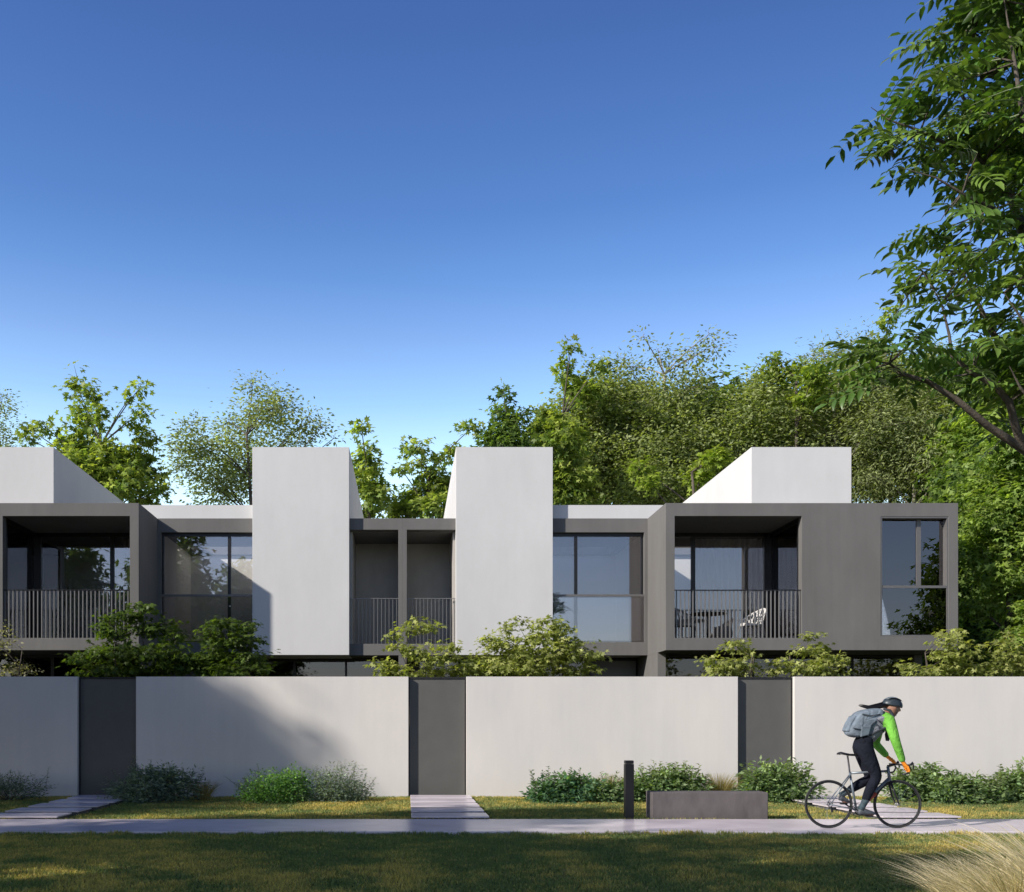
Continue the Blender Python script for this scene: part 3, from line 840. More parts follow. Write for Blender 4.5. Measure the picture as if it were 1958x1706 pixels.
bg(1600, 37.5, [(1590,668,34,26),(1560,700,40,36),(1620,700,46,40),(1540,760,60,44),(1610,770,70,54),(1560,820,80,50),(1640,830,70,60),(1670,740,40,50)],
   'grey green tree with pale bare limbs above the right roof tower', 'birch', .16, 'narrow', 24, dens=36, k=10, crad=.28, twigs=8, jit=1.6, bark=M['palebark'], trunk=.2, twr=.018, limbr=.45)
bg(1700, 38, [(1694,616,20,22),(1700,650,28,22),(1710,690,30,24)],
   'yellowish maple top peeping behind the near ash branches', 'yellow', .18, 'star5', 25, dens=35, k=7, crad=.15)
bg(1720, 37, [(1700,760,70,60),(1760,730,60,50),(1740,830,80,60),(1690,900,70,60),(1780,900,80,70),(1660,930,50,50),(1830,700,60,50),(1860,780,60,60)],
   'drooping grey green tree right of the right roof tower', 'birch', .17, 'narrow', 26, dens=34, k=10, crad=.28, droop=.5, jit=1.4, bark=M['palebark'])
bg(1930, 35, [(1900,740,60,60),(1960,700,60,60),(1940,830,70,70),(1850,850,60,60),(2010,780,70,80)],
   'green maple high at the right edge behind the ash', 'bright', .22, 'star3', 27, dens=26, k=9, crad=.26)
b = at(1925, 1388, 26.5)
tree('background_tree', 'dense bright green maple just right of the grey townhouse', 'tree', BG, (b.x, b.y),
     LB(26.0, [(1905,880,50,44),(1950,860,50,50),(1880,940,44,40),(1925,960,60,50),(1862,995,34,30),(1868,1050,36,34),(1920,1040,60,50),(1900,1110,44,26),(1950,1110,46,30),(1890,1160,40,22),(1945,1180,40,24),(1990,1000,60,90),(1925,1225,44,26),(1990,1180,50,60)], jit=.7, seed=28),
     'bright', .14, 'star3', 28, dens=62, k=9, crad=.17, trunk=.2, spread=.45)
b = at(1880, 1388, 30)
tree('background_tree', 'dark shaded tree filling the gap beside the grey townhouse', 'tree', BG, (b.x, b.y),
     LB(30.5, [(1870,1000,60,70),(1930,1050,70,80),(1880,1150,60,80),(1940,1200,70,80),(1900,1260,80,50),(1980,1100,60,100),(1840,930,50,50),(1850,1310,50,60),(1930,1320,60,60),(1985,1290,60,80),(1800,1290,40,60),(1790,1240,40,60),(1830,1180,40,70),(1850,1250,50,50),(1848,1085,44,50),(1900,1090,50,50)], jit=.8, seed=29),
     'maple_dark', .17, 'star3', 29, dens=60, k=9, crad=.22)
# low growth closing the view under the wood
b = at(1450, 1388, 43)
tree('background_tree', 'broad dark tree deep in the wood behind the others', 'tree', BG, (b.x, b.y),
     LB(43, [(1120,880,90,90),(1230,850,90,90),(1350,850,100,90),(1470,860,100,90),(1590,830,100,100),(1700,830,110,110),(1820,840,110,120),(1930,860,110,130)], jit=1.2, seed=30),
     'maple_dark', .30, 'star3', 30, dens=17, k=11, crad=.40, trunk=.35)

# ------------------------------------------------------------------ small trees between the garden wall and the houses
GG = 'small garden trees behind the garden wall'
def gtree(px, Y, lst, label, pal, seed, leaf=.095, dens=52, k=8, crad=.105, shape='star5', jit=.25, **kw):
    b = at(px, 1388, Y)
    return tree('garden_tree', label, 'small tree', GG, (b.x, b.y), LB(Y, lst, jit=jit, seed=seed), pal, leaf, shape, seed,
                dens=dens, k=k, crad=crad, trunk=.05, spread=.45, twigs=40, flat=.6, twr=.004, multi=2, droop=.25, **kw)
gtree(-10, 22.6, [(10,1205,14,10),(22,1225,20,12),(5,1240,24,12),(38,1268,18,10),(20,1280,34,14),(-20,1220,30,30),(56,1284,12,8)], 'pale speckled small tree at the left picture edge above the wall', 'pale', 41, leaf=.07, shape='oval', dens=80, k=7)
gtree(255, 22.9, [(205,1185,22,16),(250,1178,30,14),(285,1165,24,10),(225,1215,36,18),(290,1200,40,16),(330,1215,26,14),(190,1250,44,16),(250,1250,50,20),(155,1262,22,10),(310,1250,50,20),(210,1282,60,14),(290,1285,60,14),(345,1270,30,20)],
      'dark green shaded garden tree behind the left gate', 'garden_shaded', 42, dens=75)
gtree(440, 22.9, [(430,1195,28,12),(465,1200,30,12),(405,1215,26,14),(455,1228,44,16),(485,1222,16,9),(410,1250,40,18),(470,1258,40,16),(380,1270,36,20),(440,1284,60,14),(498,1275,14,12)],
      'dark green shaded garden tree left of the left tall tower', 'garden_shaded', 43, dens=75)
gtree(805, 22.7, [(800,1188,22,9),(825,1200,18,9),(790,1205,26,10),(752,1222,12,8),(760,1240,22,10),(845,1235,18,8),(870,1240,16,7),(790,1245,34,12),(840,1262,34,12),(725,1268,14,8),(745,1280,30,12),(800,1284,50,12),(880,1262,22,12),(870,1284,40,12)],
      'light yellow green garden tree before the middle column', 'garden', 44)
gtree(1010, 22.7, [(985,1188,20,8),(970,1205,18,9),(950,1225,26,12),(1045,1190,26,10),(1070,1205,28,12),(1030,1220,40,16),(985,1245,50,18),(1090,1230,30,14),(1060,1255,50,20),(930,1262,34,16),(935,1235,12,10),(1000,1280,80,16),(1110,1255,30,12),(1090,1282,46,12),(1138,1252,12,5),(1130,1284,16,8),(912,1278,26,14)],
      'broad light yellow green garden tree before the right middle tower', 'garden', 45, dens=70)
gtree(1405, 22.7, [(1412,1228,20,10),(1400,1240,26,12),(1430,1256,20,10),(1372,1262,26,9),(1395,1270,36,14),(1375,1284,30,10),(1430,1282,30,12)],
      'light green garden tree under the right balcony, left one', 'garden', 46)
gtree(1540, 22.7, [(1548,1218,16,10),(1560,1240,24,11),(1538,1248,28,12),(1600,1258,18,7),(1575,1262,34,12),(1490,1272,26,10),(1520,1275,40,12),(1480,1284,20,9),(1560,1284,50,11),(1605,1276,14,8)],
      'light green garden tree under the right balcony, right one', 'garden', 47)
gtree(1820, 22.7, [(1822,1212,24,10),(1812,1232,34,12),(1840,1250,36,14),(1800,1258,30,12),(1735,1275,24,9),(1760,1284,36,10),(1830,1278,50,14)],
      'light green garden tree above the wall near the right edge', 'garden', 48)
gtree(1930, 22.7, [(1905,1240,26,10),(1930,1225,20,9),(1925,1258,30,12),(1950,1275,40,14),(1900,1280,34,12),(1985,1250,40,20)],
      'light green garden tree cut by the right picture edge above the wall', 'garden', 49)

# ------------------------------------------------------------------ shrubs along the foot of the wall
SG = 'shrubs along the foot of the garden wall'
def shrub(px, Y, lst, label, pal, seed, leaf=.098, shape='oval', shoots=0, dens=330, k=10, crad=.085, spread=.6, **kw):
    b = at(px, 1388, Y); rs = np.random.RandomState(seed)
    t = thing('shrub', (b.x, Y, 0), label, 'shrub', SG)
    lob = LB(Y, lst, jit=.12, seed=seed)
    (P, A, N, S, K), CL = foliage(lob, rs, pal, leaf, dens, k, crad, spread, .8, .0, 1.0)
    K = K*np.where(rs.uniform(0,1,(len(K),1)) < .12, 1.6, 1.0)
    m = MB()
    base, tip, var = [np.array(q) for q in PAL[pal]]
    PS, AS, NS, SS, KS = [], [], [], [], []
    allc = np.concatenate(CL)
    for q in rs.choice(len(allc), min(len(allc), 40), replace=False):
        p = Vector(allc[q]); s0 = Vector((b.x + rs.uniform(-.006,.006), Y+rs.uniform(-.006,.006), -.02))
        m.tube(bez(s0, Vector((s0.x*.3+p.x*.7, p.y, p.z*.35)), p, 4), [.006,.005,.004,.002], 3, caps=False)
    for s_ in range(shoots):   # leafy upright shoots poking out of the top
        L = lob[rs.randint(len(lob))]
        x = L[0].x + rs.uniform(-.9,.9)*L[1]; y = L[0].y + rs.uniform(-.8,.8)*L[2]
        z0 = L[0].z + L[3]*.25; h = rs.uniform(.12,.30)
        lean = rs.normal(0,.07) + (x-b.x)*.18
        pts = [Vector((x+lean*q, y, z0+h*q*1.3)) for q in (0,.35,.7,1)]
        m.tube(pts, [.005,.004,.003,.002], 3, caps=False)
        for q in np.linspace(.2, 1, 11):
            for _ in range(2):
                a = rs.uniform(0,6.28)
                PS.append((x+lean*q, y, z0+h*q*1.3)); AS.append((math.cos(a), math.sin(a), rs.uniform(.1,.7)))
                NS.append((rs.normal(0,.4), rs.normal(0,.4), 1)); SS.append(leaf*rs.uniform(.7,1.2)*(1.15-.4*q)); KS.append(tip*rs.uniform(.55,1.0))
    if PS:
        P = np.concatenate([P, PS]); A = np.concatenate([A, AS]); N = np.concatenate([N, NS]); S = np.concatenate([S, SS]); K = np.concatenate([K, KS])
    P[:,2] = np.maximum(P[:,2], .01)
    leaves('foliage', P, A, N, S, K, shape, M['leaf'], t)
    m.build('stems', M['bark'], t, fix=False)
    return t
def tuft(px, Y, h, r, label, pal, seed, n=700, lean=0.0, wd=.004, name='grass_tuft', cat='grass tuft', group='ochre grass tufts among the shrubs', curve=1.0):
    rs = np.random.RandomState(seed); b = at(px, 1388, Y)
    base, tip, var = [np.array(q) for q in PAL[pal]]
    a = rs.uniform(0, 6.28, n); rr = rs.uniform(0, 1, n)**.6
    x0 = b.x + np.cos(a)*rr*r*.35; y0 = Y + np.sin(a)*rr*r*.35
    hh = h*rs.uniform(.6, 1.1, n); out = r*rr*rs.uniform(.5,1.1,n)*1.2
    dx = np.cos(a)*out + lean*hh; dy = np.sin(a)*out
    pa = rs.uniform(0, 3.14, n); wx_, wy_ = np.cos(pa)*wd, np.sin(pa)*wd*.5
    segs = 6
    v = np.zeros((n, segs*2, 3))
    for q in range(segs):
        t = q/(segs-1)
        X = x0 + dx*t**1.7; Yy = y0 + dy*t**1.7; Z = hh*(t - .22*curve*t**3) - .01
        ww = (1-t)**.6 + .06
        v[:,q*2] = np.stack([X-wx_*ww, Yy-wy_*ww, Z],1); v[:,q*2+1] = np.stack([X+wx_*ww, Yy+wy_*ww, Z],1)
    fc = np.concatenate([[2*q,2*q+1,2*q+3,2*q+2] for q in range(segs-1)])
    loops = (np.arange(n)[:,None]*segs*2 + fc[None,:]).ravel()
    c = (base+(tip-base)*rs.uniform(0,1,(n,1)))*rs.uniform(.7,1.25,(n,1))
    o = np_mesh(name, v.reshape(-1,3), 4, loops, M['straw'], origin=(b.x, Y, 0), col=np.repeat(c[:,None,:], segs*2, 1).reshape(-1,3))
    return tag(o, label, cat, group)

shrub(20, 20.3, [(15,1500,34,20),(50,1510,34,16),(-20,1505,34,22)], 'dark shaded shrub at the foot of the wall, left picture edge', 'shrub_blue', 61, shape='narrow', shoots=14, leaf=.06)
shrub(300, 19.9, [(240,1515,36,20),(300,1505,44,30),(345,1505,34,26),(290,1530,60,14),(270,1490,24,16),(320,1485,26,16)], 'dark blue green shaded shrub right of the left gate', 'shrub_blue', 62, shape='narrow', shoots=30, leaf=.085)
tuft(388, 20.3, .55, .36, 'ochre shaded grass tuft beside the dark shrub by the left gate', 'ochre', 63, n=420)
shrub(525, 20.0, [(490,1510,30,22),(530,1505,44,30),(560,1500,34,28),(500,1525,34,12),(545,1525,44,12)], 'bright green leafy shrub, left one of the pair left of the middle gate', 'shrub_bright', 64, shoots=16, leaf=.055)
shrub(645, 20.1, [(600,1520,34,16),(640,1500,44,32),(680,1515,30,20),(650,1525,50,14),(475,1515,16,18)], 'blue green feathery shrub, right one of the pair left of the middle gate', 'shrub_blue', 65, shape='narrow', shoots=24, leaf=.065)
shrub(1060, 20.1, [(1040,1515,24,18),(1075,1510,34,24),(1110,1510,30,24),(1060,1528,40,10),(1100,1528,40,10)], 'teal green shrub at the left end of the long planting, left of the bollard', 'shrub_teal', 66, shoots=18)
tuft(1168, 20.4, .66, .40, 'ochre grass tuft just left of the bollard', 'ochre', 67, n=480)
shrub(1165, 19.9, [(1150,1520,30,18),(1185,1518,26,20),(1210,1515,20,20)], 'low dark green shrub directly behind the bollard', 'shrub_green', 68, shoots=10)
shrub(1265, 20.2, [(1240,1505,26,26),(1275,1500,36,30),(1310,1505,34,24),(1275,1528,50,10)], 'grey green shrub with leafy shoots behind the left half of the bench', 'shrub_green', 69, shoots=26)
tuft(1376, 20.3, .70, .52, 'wide ochre grass tuft behind the right half of the bench', 'ochre', 70, n=650)
shrub(1480, 20.0, [(1450,1505,28,28),(1485,1495,34,34),(1520,1505,28,26),(1480,1525,50,12)], 'rounded green shrub between the bench and the rear bicycle wheel', 'shrub_green', 71, shoots=22)
shrub(1770, 20.1, [(1735,1505,28,26),(1770,1498,32,32),(1750,1528,36,10)], 'green shrub behind the front bicycle wheel', 'shrub_green', 72, shoots=18)
shrub(1840, 19.7, [(1810,1512,34,26),(1850,1512,36,26),(1885,1520,24,18),(1840,1530,50,12)], 'wide green shrub right of the cyclist', 'shrub_green', 73, shoots=22)
shrub(1945, 20.1, [(1940,1505,28,26),(1975,1500,36,34),(1945,1525,34,12)], 'green shrub at the foot of the wall, right picture edge', 'shrub_green', 74, shoots=14)

# pale feather grass in the near right corner
PAL['straw'] = ((.42,.36,.22), (.92,.80,.60), .2)
FG = 'pale feather grass clumps in the near corner'
tuft(1840, 8.35, .50, .42, 'low pale feather grass clump, leftmost of the near corner', 'straw', 81, n=420, lean=-.45, wd=.0042, name='feather_grass', cat='ornamental grass', group=FG)
tuft(1925, 7.9, .62, .50, 'pale feather grass clump leaning left, middle of the near corner', 'straw', 82, n=600, lean=-.5, wd=.0042, name='feather_grass', cat='ornamental grass', group=FG)
tuft(2040, 7.7, .92, .58, 'tallest pale feather grass clump at the right picture edge', 'straw', 83, n=760, lean=-.45, wd=.0042, name='feather_grass', cat='ornamental grass', group=FG)

# ------------------------------------------------------------------ the near ash tree reaching in from the right
def ash():
    rs = np.random.RandomState(5); rnd = random.Random(5)
    Y0 = 8.6
    base = at(2110, 1388, Y0)
    t = thing('ash_tree', (base.x, base.y, 0), 'near ash tree with feathered leaves reaching in from the right', 'tree')
    m = MB()
    def pl(pts): return [at(px, py, Y0+dy) for px, py, dy in pts]
    trunk = [Vector((base.x, base.y, -.05))] + pl([(2105,1500,0),(2095,1200,0),(2090,980,0),(2075,760,0),(2060,520,0),(2050,250,0),(2040,0,0),(2030,-250,0)])
    m.tube(trunk, [.20,.16,.145,.13,.115,.095,.065,.04,.012], 10)
    limbs = [
        ([(2090,980,0),(2020,905,-.1),(1955,858,-.2),(1890,815,-.3),(1830,765,-.3),(1775,730,-.3),(1730,716,-.3),(1700,695,-.3),(1670,690,-.3)], .046),
        ([(1955,858,-.2),(1940,810,-.3),(1930,770,-.35),(1900,735,-.4),(1860,715,-.4),(1820,680,-.4),(1815,640,-.4),(1800,580,-.4),(1765,520,-.4)], .036),
        ([(2085,860,0),(2020,760,.2),(1960,700,.3),(1900,640,.3),(1870,580,.3),(1840,520,.3),(1800,480,.3)], .045),
        ([(2070,700,0),(2010,560,.1),(1955,440,.1),(1925,350,.1),(1900,270,.1),(1885,200,.1),(1878,150,.1),(1860,60,.1),(1830,-20,.1)], .055),
        ([(1925,350,.1),(1880,310,-.1),(1820,280,-.2),(1760,250,-.2),(1700,230,-.2),(1665,205,-.2)], .024),
        ([(1900,270,.1),(1850,200,.4),(1800,120,.5),(1775,60,.5)], .022),
        ([(1955,440,.1),(1900,400,-.3),(1840,370,-.4),(1790,340,-.4),(1720,320,-.4)], .022),
        ([(2055,520,0),(1990,380,-.4),(1960,250,-.5),(1940,120,-.5),(1920,0,-.5)], .045),
        ([(2045,250,0),(1990,150,.5),(1950,60,.5),(1900,-40,.5)], .04),
        ([(2060,620,0),(2120,480,.1),(2180,380,.1),(2210,260,.1)], .04),
        ([(2075,800,0),(2130,700,-.1),(2190,600,-.2),(2230,520,-.2)], .035),
        ([(2075,760,0),(2010,690,-.6),(1960,620,-.7),(1920,560,-.7)], .03),
        ([(2085,900,0),(2030,850,-.5),(1990,790,-.7),(1950,740,-.8),(1930,700,-.8)], .03),
    ]
    lim = []
    for pts, r in limbs:
        q = pl(pts); k = len(q)
        m.tube(q, [r*(1-.92*i/(k-1)) for i in range(k)], 7, caps=False)
        lim += q[1:]
    lobes = [(1800,30,60,50),(1860,70,60,60),(1925,40,60,60),(1780,85,40,34),(1900,130,60,40),(1830,120,50,30),(1945,170,40,50),
             (1680,205,36,26),(1720,225,44,40),(1680,270,34,30),(1770,260,50,46),(1730,300,44,26),(1830,250,60,60),(1890,260,60,60),(1935,290,50,60),
             (1840,330,60,40),(1905,350,60,40),(1800,345,34,16),(1800,395,26,20),(1850,390,40,16),(1770,420,18,16),(1840,445,50,18),(1950,400,26,20),
             (1790,475,46,20),(1850,490,60,26),(1770,520,56,26),(1840,540,70,34),(1920,560,56,44),(1730,565,46,18),(1900,610,60,44),(1800,580,50,22),(1945,660,40,50),
             (1640,660,34,24),(1690,665,40,26),(1650,700,48,26),(1720,690,50,24),(1640,740,30,22),(1870,680,66,44),(1800,690,50,26),(1850,750,50,28),(1780,725,50,18),(1920,740,50,50),
             (1930,810,40,26),(2000,300,60,200),(2010,650,60,150),(2000,60,60,90),(1985,820,40,50),(1950,500,36,26),
             (2080,-60,110,90),(2040,-200,90,80),(2030,-310,60,60),(2130,100,100,110),(2190,260,110,110),(2150,420,110,100),(2220,540,90,90),(2160,660,90,80),(2100,-150,90,80),(2110,540,80,90)]
    P, A, N, S, K = [], [], [], [], []
    base_c, tip_c, _ = PAL['ash']; base_c, tip_c = np.array(base_c), np.array(tip_c)
    def compound(p, d, L, rach):
        """one feathered leaf: paired leaflets along a drooping midrib"""
        d = d.normalized(); n = rnd.choice((4,5,5,6))
        shade = rnd.uniform(.6, 1.35); tt = rnd.random()**1.5
        side = d.cross(Vector((0,0,1)))
        side = side.normalized() if side.length > .05 else Vector((1,0,0))
        up = side.cross(d).normalized()
        roll = rnd.gauss(0,.45)
        side, up = side*math.cos(roll)+up*math.sin(roll), up*math.cos(roll)-side*math.sin(roll)
        dr = rnd.uniform(.25,.75)
        pts = [p + d*L*q + Vector((0,0,-1))*dr*L*q*q*.6 for q in (0,.25,.5,.75,1)]
        rach.tube(pts, [.0042,.0035,.003,.0025,.0015], 3, caps=False)
        def pt(q): return p + d*L*q + Vector((0,0,-1))*dr*L*q*q*.6
        for i in range(n):
            q = .25 + .72*i/(n-.3)
            for sg in (-1, 1):
                ax = side*sg*.92 + d*.38 + Vector((0,0,-rnd.uniform(.05,.5)))
                P.append(pt(q)); A.append(ax); N.append(up + Vector((rnd.gauss(0,.2),rnd.gauss(0,.2),rnd.gauss(0,.2))) - side*sg*.2)
                S.append(rnd.uniform(.11,.155)*(1-.25*abs(q-.6))); K.append((base_c+(tip_c-base_c)*tt)*shade*rnd.uniform(.85,1.15))
        P.append(pt(1)); A.append(d + Vector((0,0,-dr))); N.append(up); S.append(rnd.uniform(.11,.15)); K.append((base_c+(tip_c-base_c)*tt)*shade)
    rach = MB()
    for (px, py, rx, rz) in lobes:
        s = F/Y0; px += 34 if px < 1960 else 0; rx *= .85
        c = at(px, py, Y0 + rnd.uniform(-.35,.35))
        cnt = max(3, int(rx*rz/140))
        near = min(lim, key=lambda q: (q-c).length + .4*max(0, q.z-c.z))
        tw = []
        for j in range(max(2, cnt//4)):
            e = c + Vector((max(-1.1,min(1.1,rnd.gauss(0,.5)))*rx/s, rnd.gauss(0,.28), max(-1.1,min(1.1,rnd.gauss(0,.5)))*rz/s))
            mid = near.lerp(e,.5)+Vector((0,0,-.04+rnd.uniform(0,.1)))
            q = bez(near, mid, e, 5); m.tube(q, [.009,.008,.006,.005,.003], 4, caps=False); tw += q[2:]
        for j in range(cnt):
            o = rnd.choice(tw)
            a = rnd.uniform(0, 2*math.pi)
            d = Vector((math.cos(a)-.35, math.sin(a)*.8, rnd.uniform(-.25,.75)))
            compound(o, d, rnd.uniform(.34,.50), rach)
    A_ = lambda L: np.array([tuple(q) for q in L])
    cr = leaves('crown', A_(P), A_(A), A_(N), np.array(S), np.array(K), 'oval2', M['leafdark'], t)
    rach.build('midribs', plain('green_stalk', (.09,.13,.04), .6), cr, fix=False)
    m.build('trunk', M['bark'], t, smooth=True, fix=False)
ash()

# ------------------------------------------------------------------ trees outside the picture that shade the lawn and show in the glass
def offtree(x, y, h, cw, seed, label, dn, sx=1.0):
    rnd = random.Random(seed); lob = []
    for i in range(11):
        q = i/10; z = h*(.32+.60*q)
        rr = cw*math.sin(math.pi*(.18+.72*q))**.8
        a = rnd.uniform(0, 6.28); off = rnd.uniform(.2,.6)*rr
        r = rr*rnd.uniform(.5,.72)
        lob.append((Vector((x+math.cos(a)*off*sx, y+math.sin(a)*off, z)), r*sx, r, h*.085+r*.35))
    lob.append((Vector((x, y, h*.95)), cw*.3, cw*.3, h*.06))
    return tree('street_tree', label, 'tree', 'trees on the near side of the lawn', (x, y), lob, 'street', .32, 'star3', seed, dens=dn, k=12, crad=.40, trunk=.24)
OFF = [(-24.3,10.5,14.9,4.3,9),(-31,14,15.5,4.4,9),(-10.2,9.6,9.0,2.3,9),(-10.8,4.6,10.6,2.4,5),(-7.6,3.5,9.4,2.1,5),(-15.5,7.0,9.5,2.4,8),(28.6,-4,11,2.4,5),(37,4,12,3.0,9)]
names = ['standing far left of the lawn','at the far left corner of the garden wall','close by the left edge of the lawn','left of the viewer','short and nearest left of the viewer','left of the path',
         'far right behind the viewer','at the right end of the lawn']
for i, ((x, y, h, cw, dn), nm) in enumerate(zip(OFF, names)):
    offtree(x, y, h, cw, 100+i, 'broad leafy street tree %s' % nm, dn)
# ------------------------------------------------------------------ bicycle and rider
YC = 14.45
sC = F/YC
GZ = PT                                    # top of the path
def Z(zx, zy, dy=0.0):
    """a point of the rider read from the enlarged photo, at dy metres beyond the bicycle's plane"""
    Y = YC + dy; s = F/Y
    return Vector(((1520+zx/5.885-VX)/s, Y, EYE + (VY-(1310+zy/5.885))/s))
def ZP(zx, zy, dy=0.0):                    # in the bicycle's plane, then moved straight sideways
    p = Z(zx, zy); return Vector((p.x, p.y+dy, p.z))
WR = .342
M['tyre'] = plain('tyre_rubber', (.025,.026,.027), .8)
M['bikeframe'] = plain('bike_paint', (.16,.19,.22), .35, .3)
M['bikedark'] = plain('bike_black', (.02,.021,.024), .4, .3)
M['steel'] = plain('steel', (.45,.45,.46), .3, .9)
M['bottle'] = plain('bottle_red', (.35,.06,.03), .4)
rear = ZP(378, 1342); rear.z = GZ+WR
front = ZP(1152, 1365); front.z = GZ+WR
bb = ZP(690, 1405)
bike = thing('bicycle', ((rear.x+front.x)/2, YC, GZ), 'dark road bicycle ridden along the path', 'bicycle')
for c, bladed in ((rear, False), (front, True)):
    m = MB()
    m.lathe((c.x, c.y-.035, c.z), [(.012,-.01),(.02,0),(.022,.02),(.014,.03),(.014,.045),(.022,.055),(.02,.07),(.012,.08)], 12, 'y')
    for k in range(28):
        a = 2*math.pi*k/28; b = a + (.30 if k % 2 else -.30)
        s_ = -.025 if k % 4 < 2 else .025
        m.tube([(c.x+.02*math.cos(a), c.y+s_, c.z+.02*math.sin(a)), (c.x+.318*math.cos(b), c.y, c.z+.318*math.sin(b))], .0011, 3, caps=False)
    wl = m.build('wheel', M['steel'], bike, fix=False)
    MB().torus((c.x, c.y, c.z), WR-.013, .0135, n=72, m=10, sy=1.0).build('tyre', M['tyre'], wl, smooth=True)
    MB().torus((c.x, c.y, c.z), WR-.033, .009, n=72, m=6, sy=1.2).build('rim', M['bikedark'], wl, smooth=True)
seat_top = ZP(617, 985); seatpost_top = ZP(592, 800)
head_t, head_b = ZP(1045, 915), ZP(1068, 1085)
m = MB()
tt0 = ZP(632, 992)
m.tube([tt0, ZP(1046, 968)], [.016,.017], 8)
m.tube([bb, seat_top], [.018,.016], 8)
m.tube([bb, ZP(1058, 1050)], [.024,.022], 8)
m.tube([head_t, head_b], [.021,.024], 8)
for s_ in (-1, 1):
    m.tube([ZP(625,1005,s_*.02), rear+Vector((0,s_*.065,0))], [.009,.007], 6)
    m.tube([bb+Vector((0,s_*.03,0)), rear+Vector((0,s_*.065,0))], [.011,.008], 6)
m.lathe((bb.x, bb.y-.04, bb.z), [(.023,0),(.023,.08)], 12, 'y')
m.build('frame', M['bikeframe'], bike, smooth=True)
m = MB()
for s_ in (-1, 1):
    m.tube([head_b+Vector((0,s_*.03,-.01)), head_b.lerp(front,.6)+Vector((-.012,s_*.055,0)), front+Vector((0,s_*.055,0))], [.016,.014,.009], 7)
m.tube([head_b+Vector((0,-.03,-.01)), head_b+Vector((0,.03,-.01))], .017, 7)
m.build('fork', M['bikedark'], bike, smooth=True)
sd = MB()
sa, sb = ZP(488, 768), ZP(740, 785)
prof = [(0,.062,.0),(.12,.072,.012),(.3,.066,.002),(.5,.045,-.006),(.75,.022,-.004),(1,.014,-.008)]
vs, fs = [], []
for q, hw, dz in prof:
    c = sa.lerp(sb, q)
    for a in range(10):
        t = 2*math.pi*a/10
        vs.append((c.x, c.y+hw*math.cos(t), c.z+dz+.016*math.sin(t)-(.014*abs(math.cos(t)))))
for i in range(len(prof)-1):
    for a in range(10): fs.append((i*10+a, i*10+(a+1)%10, (i+1)*10+(a+1)%10, (i+1)*10+a))
fs += [tuple(range(9,-1,-1)), tuple((len(prof)-1)*10+a for a in range(10))]
sd.add(vs, fs); sd.build('saddle', M['bikedark'], bike, smooth=True)
MB().tube([seat_top, seatpost_top, ZP(590,785)], [.0135,.0135,.02], 8).build('seat_post', M['steel'], bike, smooth=True)
m = MB()
stem = ZP(1128, 893)
m.tube([head_t+Vector((0,0,.02)), head_t, stem], [.014,.018,.015], 8)
NH, FH = Z(1275,945,-.21), Z(1112,862,.21)      # where the two hands hold the bar
for s_, h in ((-1, NH), (1, FH)):
    y = YC+s_*.21
    hood = Vector((stem.x+.09, y, stem.z-.005))
    m.tube([stem, Vector((stem.x+.005, y-s_*.03, stem.z)), Vector((stem.x+.05, y, stem.z-.004)), hood, Vector((hood.x+.02,y,hood.z-.05)), Vector((hood.x-.01,y,hood.z-.11)), Vector((hood.x-.09,y,hood.z-.13))], .0125, 7)
    m.tube([hood+Vector((-.01,0,.0)), hood+Vector((.035,0,.012)), hood+Vector((.055,0,.04)), hood+Vector((.062,0,.02)), hood+Vector((.066,0,-.06))], [.016,.017,.014,.009,.005], 7)
m.build('handlebar', M['bikedark'], bike, smooth=True)
m = MB()
m.torus((bb.x, YC-.055, bb.z), .088, .004, n=40, m=6)
for k in range(5):
    a = 2*math.pi*k/5
    m.tube([(bb.x, YC-.055, bb.z), (bb.x+.086*math.cos(a), YC-.055, bb.z+.086*math.sin(a))], .006, 4)
PN = Vector((bb.x+0.150*math.cos(-.55), YC-.12, bb.z+0.150*math.sin(-.55)))
PF = Vector((bb.x-0.150*math.cos(-.55), YC+.12, bb.z-0.150*math.sin(-.55)))
m.tube([(bb.x, YC-.08, bb.z), (bb.x, YC+.08, bb.z)], .012, 8)
m.tube([(bb.x, YC-.075, bb.z), (PN.x, YC-.085, PN.z)], [.014,.010], 6)
m.tube([(bb.x, YC+.075, bb.z), (PF.x, YC+.085, PF.z)], [.014,.010], 6)
m.build('crankset', M['bikedark'], bike)
for p in (PN, PF):
    MB().box(p.x-.045, p.x+.045, p.y-.035, p.y+.035, p.z-.010, p.z+.010).build('pedal', M['bikedark'], bike, bevel=.004)
m = MB()
for s_, rr in ((1,.09),(-1,.09)):
    m.tube([(bb.x, YC-.056, bb.z+s_*rr), (rear.x, YC-.056, rear.z+s_*.035)], .004, 4)
m.torus((rear.x, YC-.056, rear.z), .035, .005, n=20, m=5)
m.tube([(rear.x+.01, YC-.06, rear.z-.03), (rear.x+.03, YC-.06, rear.z-.11)], .014, 6)
m.build('chain', M['bikedark'], bike)
m = MB().tube([ZP(905,1215), ZP(800,1310)], [.034,.034], 12)
m.build('water_bottle', M['bottle'], bike, smooth=True)

